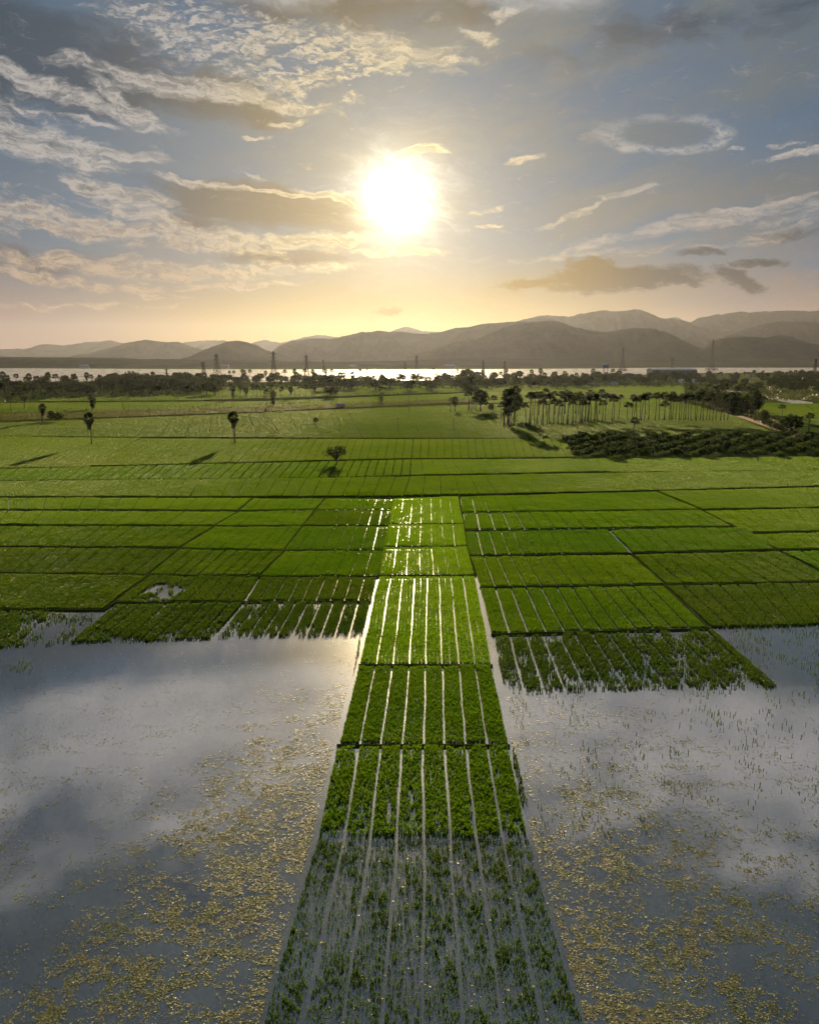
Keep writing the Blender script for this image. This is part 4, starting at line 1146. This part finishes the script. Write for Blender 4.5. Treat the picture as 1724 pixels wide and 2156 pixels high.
# lakeside belt: broadleaf trees and palms in front of the lake
LANDMARKS = [(0, 'at the left picture edge'), (60, 'behind the two small left palms'), (110, 'behind the little left cluster'), (160, 'left of the heart-shaped tree'), (205, 'behind the heart-shaped tree'),
             (245, 'right of the heart-shaped tree'), (285, 'around the tallest rounded tree'), (325, 'below the small thin pylon'), (355, 'below the thin pylon by the left wood'), (395, 'around the second tall rounded tree'),
             (432, 'below the short broad pylon'), (460, 'below the tall broad pylon'), (495, 'in line with the round-headed palm'), (535, 'left of the slender pylon'), (577, 'below the slender pylon'), (612, 'between the two slender pylons'),
             (646, 'below the mast-topped pylon'), (682, 'below the faint thin pylon'), (717, 'behind the grey-roofed hut'), (755, 'left of the sun glint'), (800, 'at the left end of the sun glint'), (838, 'right under the sun glint'),
             (877, 'below the pylon right of the sun'), (915, 'right of the sun glint'), (950, 'behind the pair of small palms'), (985, 'around the tallest tree on the lake line'), (1017, 'below the flat-topped pylon'), (1062, 'below the stubby pylon'),
             (1105, 'right of the stubby pylon'), (1150, 'near the small pale house by the sun side'), (1195, 'behind the left end of the palm rows'), (1245, 'near the pair of pale houses'), (1285, 'near the blue water tank'), (1325, 'right of the blue water tank'),
             (1370, 'at the left end of the long warehouse'), (1415, 'in front of the long warehouse'), (1460, 'at the right end of the long warehouse'), (1500, 'below the tall lake pylon'), (1545, 'behind the canal bank belt'),
             (1600, 'left of the bright stream'), (1650, 'behind the bright stream'), (1690, 'near the pale right-hand house'), (1722, 'at the right picture edge')]
def where(x):
    return min(LANDMARKS, key=lambda q: abs(q[0] - x))[1]
def belt(n, x0, x1, y0, y1, hs, ws, label, group, styles):
    for k in range(n):
        x = x0 + (x1 - x0) * (k + random.random()) / n; yb = random.uniform(y0, y1)
        place_tree(at(x, yb), random.uniform(*hs), random.uniform(*ws), random.choice(styles), ('back-row ' if yb < 0.5 * (y0 + y1) else 'front-row ') + label + ' ' + where(x), group)
def pbelt(n, x0, x1, y0, y1, hs, label, group, wide=(1.3, 1.9)):
    for k in range(n):
        x = x0 + (x1 - x0) * (k + random.random()) / n; yb = random.uniform(y0, y1)
        place_palm(at(x, yb), random.uniform(*hs), random.choice(['mid', 'mid', 'full']), label + ', ' + where(x), group, random.uniform(*wide))
belt(75, -20, 460, 812, 833, (11, 17), (12, 19), 'dark tree in the left wood', 'trees of the left wood', ['round', 'tall'])
belt(28, 220, 470, 806, 820, (14, 22), (14, 22), 'taller tree of the left wood', 'tall trees left of centre', ['round', 'tall'])
belt(26, 460, 720, 801, 812, (10, 17), (11, 18), 'lake shore tree', 'lakeside trees left of the sun', ['round', 'tall'])
belt(46, 640, 1000, 803, 824, (11, 18), (12, 20), 'hazy lake shore tree', 'lakeside trees below the sun', ['round', 'tall'])
belt(44, 960, 1300, 798, 818, (12, 19), (12, 20), 'leafy shore tree', 'lakeside trees right of the sun', ['round', 'tall'])
belt(32, 1280, 1500, 796, 812, (12, 20), (13, 22), 'right shore tree', 'trees near the long shed', ['round', 'tall'])
belt(40, 1500, 1740, 788, 830, (7, 16), (10, 20), 'scrubland tree', 'trees at the far right', ['round'])
belt(16, 1630, 1740, 792, 815, (12, 20), (14, 22), 'tall dark shore tree', 'tall trees at the right edge', ['round', 'tall'])
for k, (x, yb, yt, wpx) in enumerate([(280, 816, 782, 40), (395, 815, 784, 30), (985, 812, 776, 46), (685, 822, 789, 44)]):
    place_tree(at(x, yb), px_h(yb, yt), pxw(yb, wpx), 'round', ['tallest rounded tree of the left wood', 'second tall rounded tree of the left wood', 'tallest tree breaking the lake line right of the sun', 'broad tree breaking the lake line left of the sun'][k])
pbelt(34, -10, 470, 812, 832, (17, 22), 'palm standing above the left wood', 'palms over the left wood')
pbelt(24, 470, 800, 800, 815, (17, 23), 'lake shore palm', 'lakeside palms left of the sun')
pbelt(26, 880, 1300, 800, 816, (17, 23), 'shore palm right of the sun', 'lakeside palms right of the sun')
pbelt(18, 1500, 1724, 795, 820, (12, 18), 'palm in the right scrubland', 'palms at the far right')
pbelt(22, 430, 700, 824, 842, (10, 15), 'slim palm in the far green field', 'palms in the far green field', (1.0, 1.3))
# low scrub between and beneath, one tangled mass per stretch
def scrub(label, quad, n, hs, seed, mat='scrub_leaf', leaf=0.9):
    r = np.random.default_rng(seed)
    Q = [np.array(at(*q)) for q in quad]
    V, F = [], []
    for _ in range(n):
        u, v = r.random(), r.random()
        p = Q[3] * (1 - u) * (1 - v) + Q[2] * u * (1 - v) + Q[1] * u * v + Q[0] * (1 - u) * v
        h = r.uniform(*hs); wd = h * r.uniform(1.1, 2.2)
        leaf_cloud(V, F, (p[0], p[1], h * 0.4), wd * 0.6, 22, leaf, r, 0.55 * h / wd * 2, 0.3)
    me = bpy.data.meshes.new('scrub'); me.from_pydata(V, [], F); me.materials.append(M[mat]); me.update()
    tag(obj('scrub', me), label, None, None, 'stuff')
scrub('tangled undergrowth beneath the lakeside trees', [(-40, 806), (1480, 797), (1480, 815), (-40, 828)], 1300, (2.5, 7), 21, 'tree_leaf', 1.1)
scrub('dark undergrowth along the front of the left wood', [(-40, 826), (450, 822), (330, 836), (-40, 843)], 420, (2, 5), 22, 'tree_leaf', 0.9)
scrub('scrubby bushes over the waste land at the right', [(1450, 790), (1760, 786), (1760, 842), (1540, 846)], 900, (1.5, 5), 23)
scrub('weeds along the dark field line', [(-40, 845), (980, 824), (985, 828), (-40, 850)], 420, (0.6, 1.6), 24, 'scrub_leaf', 0.5)
scrub('weeds scattered in the rough grass strip', [(-40, 868), (1000, 838), (1000, 848), (-40, 892)], 380, (0.5, 1.3), 25, 'scrub_leaf', 0.45)
scrub('weeds along the earth bank right of the palm rows', [(1560, 870), (1600, 872), (1720, 916), (1660, 912)], 200, (0.8, 2.4), 26, 'scrub_leaf', 0.5)

# ------------------------------------------------------------------ right side: stream, earth track
sheet('stream', ppx([(1606, 838), (1625, 836), (1650, 839), (1672, 841), (1710, 847), (1712, 849), (1690, 850), (1668, 849), (1640, 844), (1612, 840)]), 0.02, M['lake'])
sheet('stream', ppx([(1510, 821), (1530, 819), (1560, 824), (1562, 826), (1535, 824), (1512, 823)]), 0.02, M['lake'])
sheet('earth_track', ppx([(1548, 876), (1562, 875), (1610, 889), (1650, 903), (1700, 922), (1685, 925), (1640, 908), (1600, 894)]), 0.02, M['earth'])

# ------------------------------------------------------------------ pylons
def pylon(x, yb, yt, label, arms=3, wide=1.0, flat_top=False, platform=False, dist=None):
    p = at(x, yb)
    h = px_h(yb, yt)
    e = empty('power_pylon', (p.x, p.y, 0.0), random.uniform(-0.4, 0.4))
    b = h * 0.10 * wide + 1.0; tw = 0.12 * b + 0.5
    th = max(0.32, p.y / 3800.0)
    hb_ = h * 0.62; wb = b * 0.32
    def corner(z):
        if z < hb_: q = b + (wb - b) * z / hb_
        else: q = wb + (tw - wb) * (z - hb_) / (h - hb_)
        return q
    lv = [h * f for f in (0, .14, .27, .39, .5, .6, .69, .77, .84, .9, .95, 1.0)]
    legs = MB()
    for sx in (-1, 1):
        for sy in (-1, 1):
            legs.tube([(sx * corner(z), sy * corner(z), z) for z in lv], [th * 0.9] * len(lv), 4)
    obj('leg_frame', legs.mesh('leg_frame', M['pylon']), e)
    br = MB()
    for i in range(len(lv) - 1):
        a, c = corner(lv[i]), corner(lv[i + 1])
        for (s1, s2) in (((-1, -1), (1, -1)), ((1, -1), (1, 1)), ((1, 1), (-1, 1)), ((-1, 1), (-1, -1))):
            br.tube([(s1[0] * a, s1[1] * a, lv[i]), (s2[0] * c, s2[1] * c, lv[i + 1])], th * 0.55, 3)
            br.tube([(s2[0] * a, s2[1] * a, lv[i]), (s1[0] * c, s1[1] * c, lv[i + 1])], th * 0.55, 3)
            br.tube([(s1[0] * c, s1[1] * c, lv[i + 1]), (s2[0] * c, s2[1] * c, lv[i + 1])], th * 0.5, 3)
    obj('lattice_brace', br.mesh('lattice_brace', M['pylon']), e)
    zs = [h * (0.66 + 0.26 * k / max(1, arms - 1)) for k in range(arms)] if not flat_top else [h * 0.80, h * 0.98]
    for k, z in enumerate(zs):
        am = MB(); c = corner(z); ln = h * (0.13 - 0.022 * k if not flat_top else 0.16)
        for s in (-1, 1):
            tip = (s * (c + ln), 0, z)
            for sy in (-1, 1):
                am.tube([(s * c, sy * c, z), tip], th * 0.7, 3)
            am.tube([(s * c, 0, z + h * 0.035), tip], th * 0.6, 3)
            am.tube([tip, (s * (c + ln), 0, z - h * 0.03)], th * 0.5, 3)       # insulator string
        obj('cross_arm', am.mesh('cross_arm', M['pylon']), e)
    if platform:
        pf = MB(); w2 = b * 2.1
        pf.box((-w2, -b, 5.5), (w2, b, 8.0))
        for i in range(6):
            xx = -w2 + 1 + (2 * w2 - 2) * i / 5
            for sy in (-0.7, 0.7): pf.tube([(xx, sy * b, -2), (xx, sy * b, 5.5)], 0.9, 6)
        obj('platform', pf.mesh('platform', M['concrete']), e)
    tag(e, label, 'pylon')
    return e
pylon(430, 803, 762, 'short broad lattice pylon at the left, before the lake', 3, 1.5, True)
pylon(458, 803, 745, 'tall broad lattice pylon beside the short one at the left', 3, 1.35)
pylon(577, 801, 740, 'tall slender lattice pylon left of centre', 3)
pylon(646, 801, 747, 'slender lattice pylon with a mast top, nearest left of the sun', 3)
pylon(681, 784, 757, 'faint thin pylon on the lake just left of the sun', 2, 0.6)
pylon(853, 790, 760, 'small flat-topped pylon directly below the sun', 2, 0.6, True)
pylon(877, 789, 748, 'slender pylon just right of the small one below the sun', 3, 0.9)
pylon(1017, 792, 757, 'flat-topped pylon right of the sun', 2, 0.6, True)
pylon(1062, 794, 760, 'thin stubby pylon right of the flat-topped one', 2, 0.45)
pylon(1310, 781, 731, 'faint pylon on a platform in the lake', 3, 0.8, False, True)
pylon(1414, 786, 752, 'flat-topped pylon above the long shed', 2, 0.8, True)
pylon(1497, 780, 714, 'tall pylon on a platform in the lake at the right', 4, 0.8, False, True)
pylon(1714, 790, 755, 'pylon at the right edge by the shore', 2, 0.8)
pylon(322, 806, 784, 'small thin pylon over the left wood', 2, 0.5)
pylon(352, 806, 776, 'thin pylon between the left wood and the lake', 2, 0.7)

# ------------------------------------------------------------------ field poles
for x, yb, yt, lb in [(861, 868, 832, 'thin pole standing in the field below the sun'), (877, 856, 834, 'thin pole just right of the pole below the sun'),
                      (838, 902, 879, 'thin pole in the pale field, left of the sun line'), (955, 909, 882, 'thin pole left of the palm rows'),
                      (736, 887, 869, 'thin pole right of the little round tree'), (651, 877, 858, 'thin pole left of the little round tree'),
                      (272, 869, 848, 'thin pole in the fields at the left'), (487, 973, 958, 'short pole below the round-headed palm'),
                      (1144, 928, 903, 'thin pole in front of the palm rows'), (1713, 967, 951, 'short pole in front of the orchard at the right edge'),
                      (1595, 972, 960, 'stake in front of the orchard')]:
    p = at(x, yb); h = px_h(yb, yt)
    e = empty('utility_pole', (p.x, p.y, GZ))
    b = MB(); b.tube([(0, 0, -0.4), (0, 0, h * 0.5), (random.uniform(-.1, .1), 0, h)], [0.17, 0.15, 0.11], 6)
    obj('post', b.mesh('post', M['bark']), e)
    b = MB(); b.box((-0.75, -0.06, h * 0.93), (0.75, 0.06, h * 0.93 + 0.12))
    for s in (-0.6, 0.6): b.box((s - 0.05, -0.05, h * 0.93 + 0.12), (s + 0.05, 0.05, h * 0.93 + 0.3))
    obj('cross_bar', b.mesh('cross_bar', M['bark']), e)
    tag(e, lb, 'pole')

# ------------------------------------------------------------------ buildings
def gable(name, p, L, W, H, rise, rotz, wallm, roofm, label, cat, nwin=4, door=True, over=0.5):
    e = empty(name, (p[0], p[1], GZ), rotz)
    b = MB()
    b.add([(-L/2, -W/2, -0.3), (L/2, -W/2, -0.3), (L/2, W/2, -0.3), (-L/2, W/2, -0.3), (-L/2, -W/2, H), (L/2, -W/2, H), (L/2, W/2, H), (-L/2, W/2, H), (-L/2, 0, H + rise), (L/2, 0, H + rise)],
          [(0, 1, 5, 4), (2, 3, 7, 6), (1, 2, 6, 9, 5), (3, 0, 4, 8, 7), (0, 3, 2, 1)])
    obj('wall', b.mesh('wall', M[wallm]), e)
    b = MB(); o = over; k = rise / (W / 2)
    for s in (-1, 1):
        y1, z1 = s * (W / 2 + o), H - k * o + 0.05
        t = 0.18
        b.add([(-L/2 - o, y1, z1), (L/2 + o, y1, z1), (L/2 + o, 0, H + rise + 0.05), (-L/2 - o, 0, H + rise + 0.05),
               (-L/2 - o, y1, z1 + t), (L/2 + o, y1, z1 + t), (L/2 + o, 0, H + rise + 0.05 + t), (-L/2 - o, 0, H + rise + 0.05 + t)],
              [(0, 1, 2, 3), (7, 6, 5, 4), (0, 4, 5, 1), (1, 5, 6, 2), (3, 2, 6, 7), (0, 3, 7, 4)])
    obj('roof', b.mesh('roof', M[roofm]), e)
    for i in range(nwin):
        x = -L/2 + L * (i + 0.5) / nwin
        if door and i == nwin // 2:
            b = MB(); b.box((x - min(1.8, L * 0.06) , -W/2 - 0.06, -0.2), (x + min(1.8, L * 0.06), -W/2 + 0.02, min(H * 0.75, 4)))
            obj('door', b.mesh('door', M['glass']), e)
        else:
            b = MB(); b.box((x - min(1.6, L * 0.05), -W/2 - 0.05, H * 0.45), (x + min(1.6, L * 0.05), -W/2 + 0.02, H * 0.75))
            obj('window', b.mesh('window', M['glass']), e)
    return tag(e, label, cat)
p = at(1413, 790.5)
gable('warehouse', p, 112, 46, 15.5, 3.0, 0.02, 'blue_sheet', 'blue_roof', 'long blue-grey warehouse on the lake shore at the right', 'warehouse', 12)
gable('shed', at(1450, 806), 34, 14, 5, 2, 0.1, 'white_wall', 'white_wall', 'white-roofed shed in front of the long warehouse', 'shed', 5)
gable('house', at(1472, 800), 12, 10, 6, 2, 0.3, 'brick', 'thatch', 'small reddish house beside the warehouse', 'house', 3)
gable('house', at(1698, 800), 14, 10, 6, 2, -0.2, 'white_wall', 'concrete', 'pale house among trees at the right edge', 'house', 3)
gable('house', at(1293, 812), 9, 7, 4, 1.6, 0.3, 'white_wall', 'blue_roof', 'small pale blue-roofed house among the trees right of the sun', 'house', 3)
gable('house', at(1246, 812), 10, 7, 4, 1.6, -0.2, 'white_wall', 'concrete', 'small pale house left of the blue-roofed one', 'house', 3)
gable('house', at(1160, 813), 9, 7, 4, 1.5, 0.2, 'white_wall', 'concrete', 'small pale house among trees near the sun', 'house', 3)
gable('house', at(196, 830), 8, 6, 3.4, 1.4, 0.2, 'white_wall', 'thatch', 'small house at the foot of the left wood', 'house', 3)
gable('hut', at(717, 858.5), 6.5, 5, 2.0, 1.6, 0.25, 'thatch', 'tarp', 'small grey-roofed field hut left of the sun line', 'hut', 2)
gable('hut', at(1279, 838), 16, 8, 2.6, 2.2, -0.1, 'thatch', 'thatch', 'low dark farm shed behind the palm rows', 'hut', 4)
# far-shore houses
for x, yb, L, lb in [(178, 776.2, 46, 'white building on the far shore at the left'), (475, 777.0, 30, 'white building on the far shore right of the tall pylon'),
                     (742, 777.4, 24, 'small white building on the far shore left of the sun glint'), (944, 777.0, 26, 'left one of two white buildings on the far shore'),
                     (953, 777.0, 20, 'right one of two white buildings on the far shore')]:
    gable('building', at(x, yb - 2.2), L, 16, 12, 3, random.uniform(-0.2, 0.2), 'white_wall', 'white_wall', lb, 'building', 4, False)
# blue water tower
p = at(1274, 799)
e = empty('water_tower', (p.x, p.y, GZ))
b = MB()
for sx in (-1, 1):
    for sy in (-1, 1): b.tube([(sx * 4.2, sy * 4.2, -0.3), (sx * 3.6, sy * 3.6, 24)], 0.55, 5)
obj('leg_frame', b.mesh('leg_frame', M['concrete']), e)
b = MB(); b.tube([(0, 0, 23), (0, 0, 24), (0, 0, 30), (0, 0, 31.5)], [5.4, 7.0, 7.0, 2.0], 16)
obj('tank', b.mesh('tank', M['blue_sheet']), e)
tag(e, 'blue elevated water tank above the trees right of centre', 'water tower')
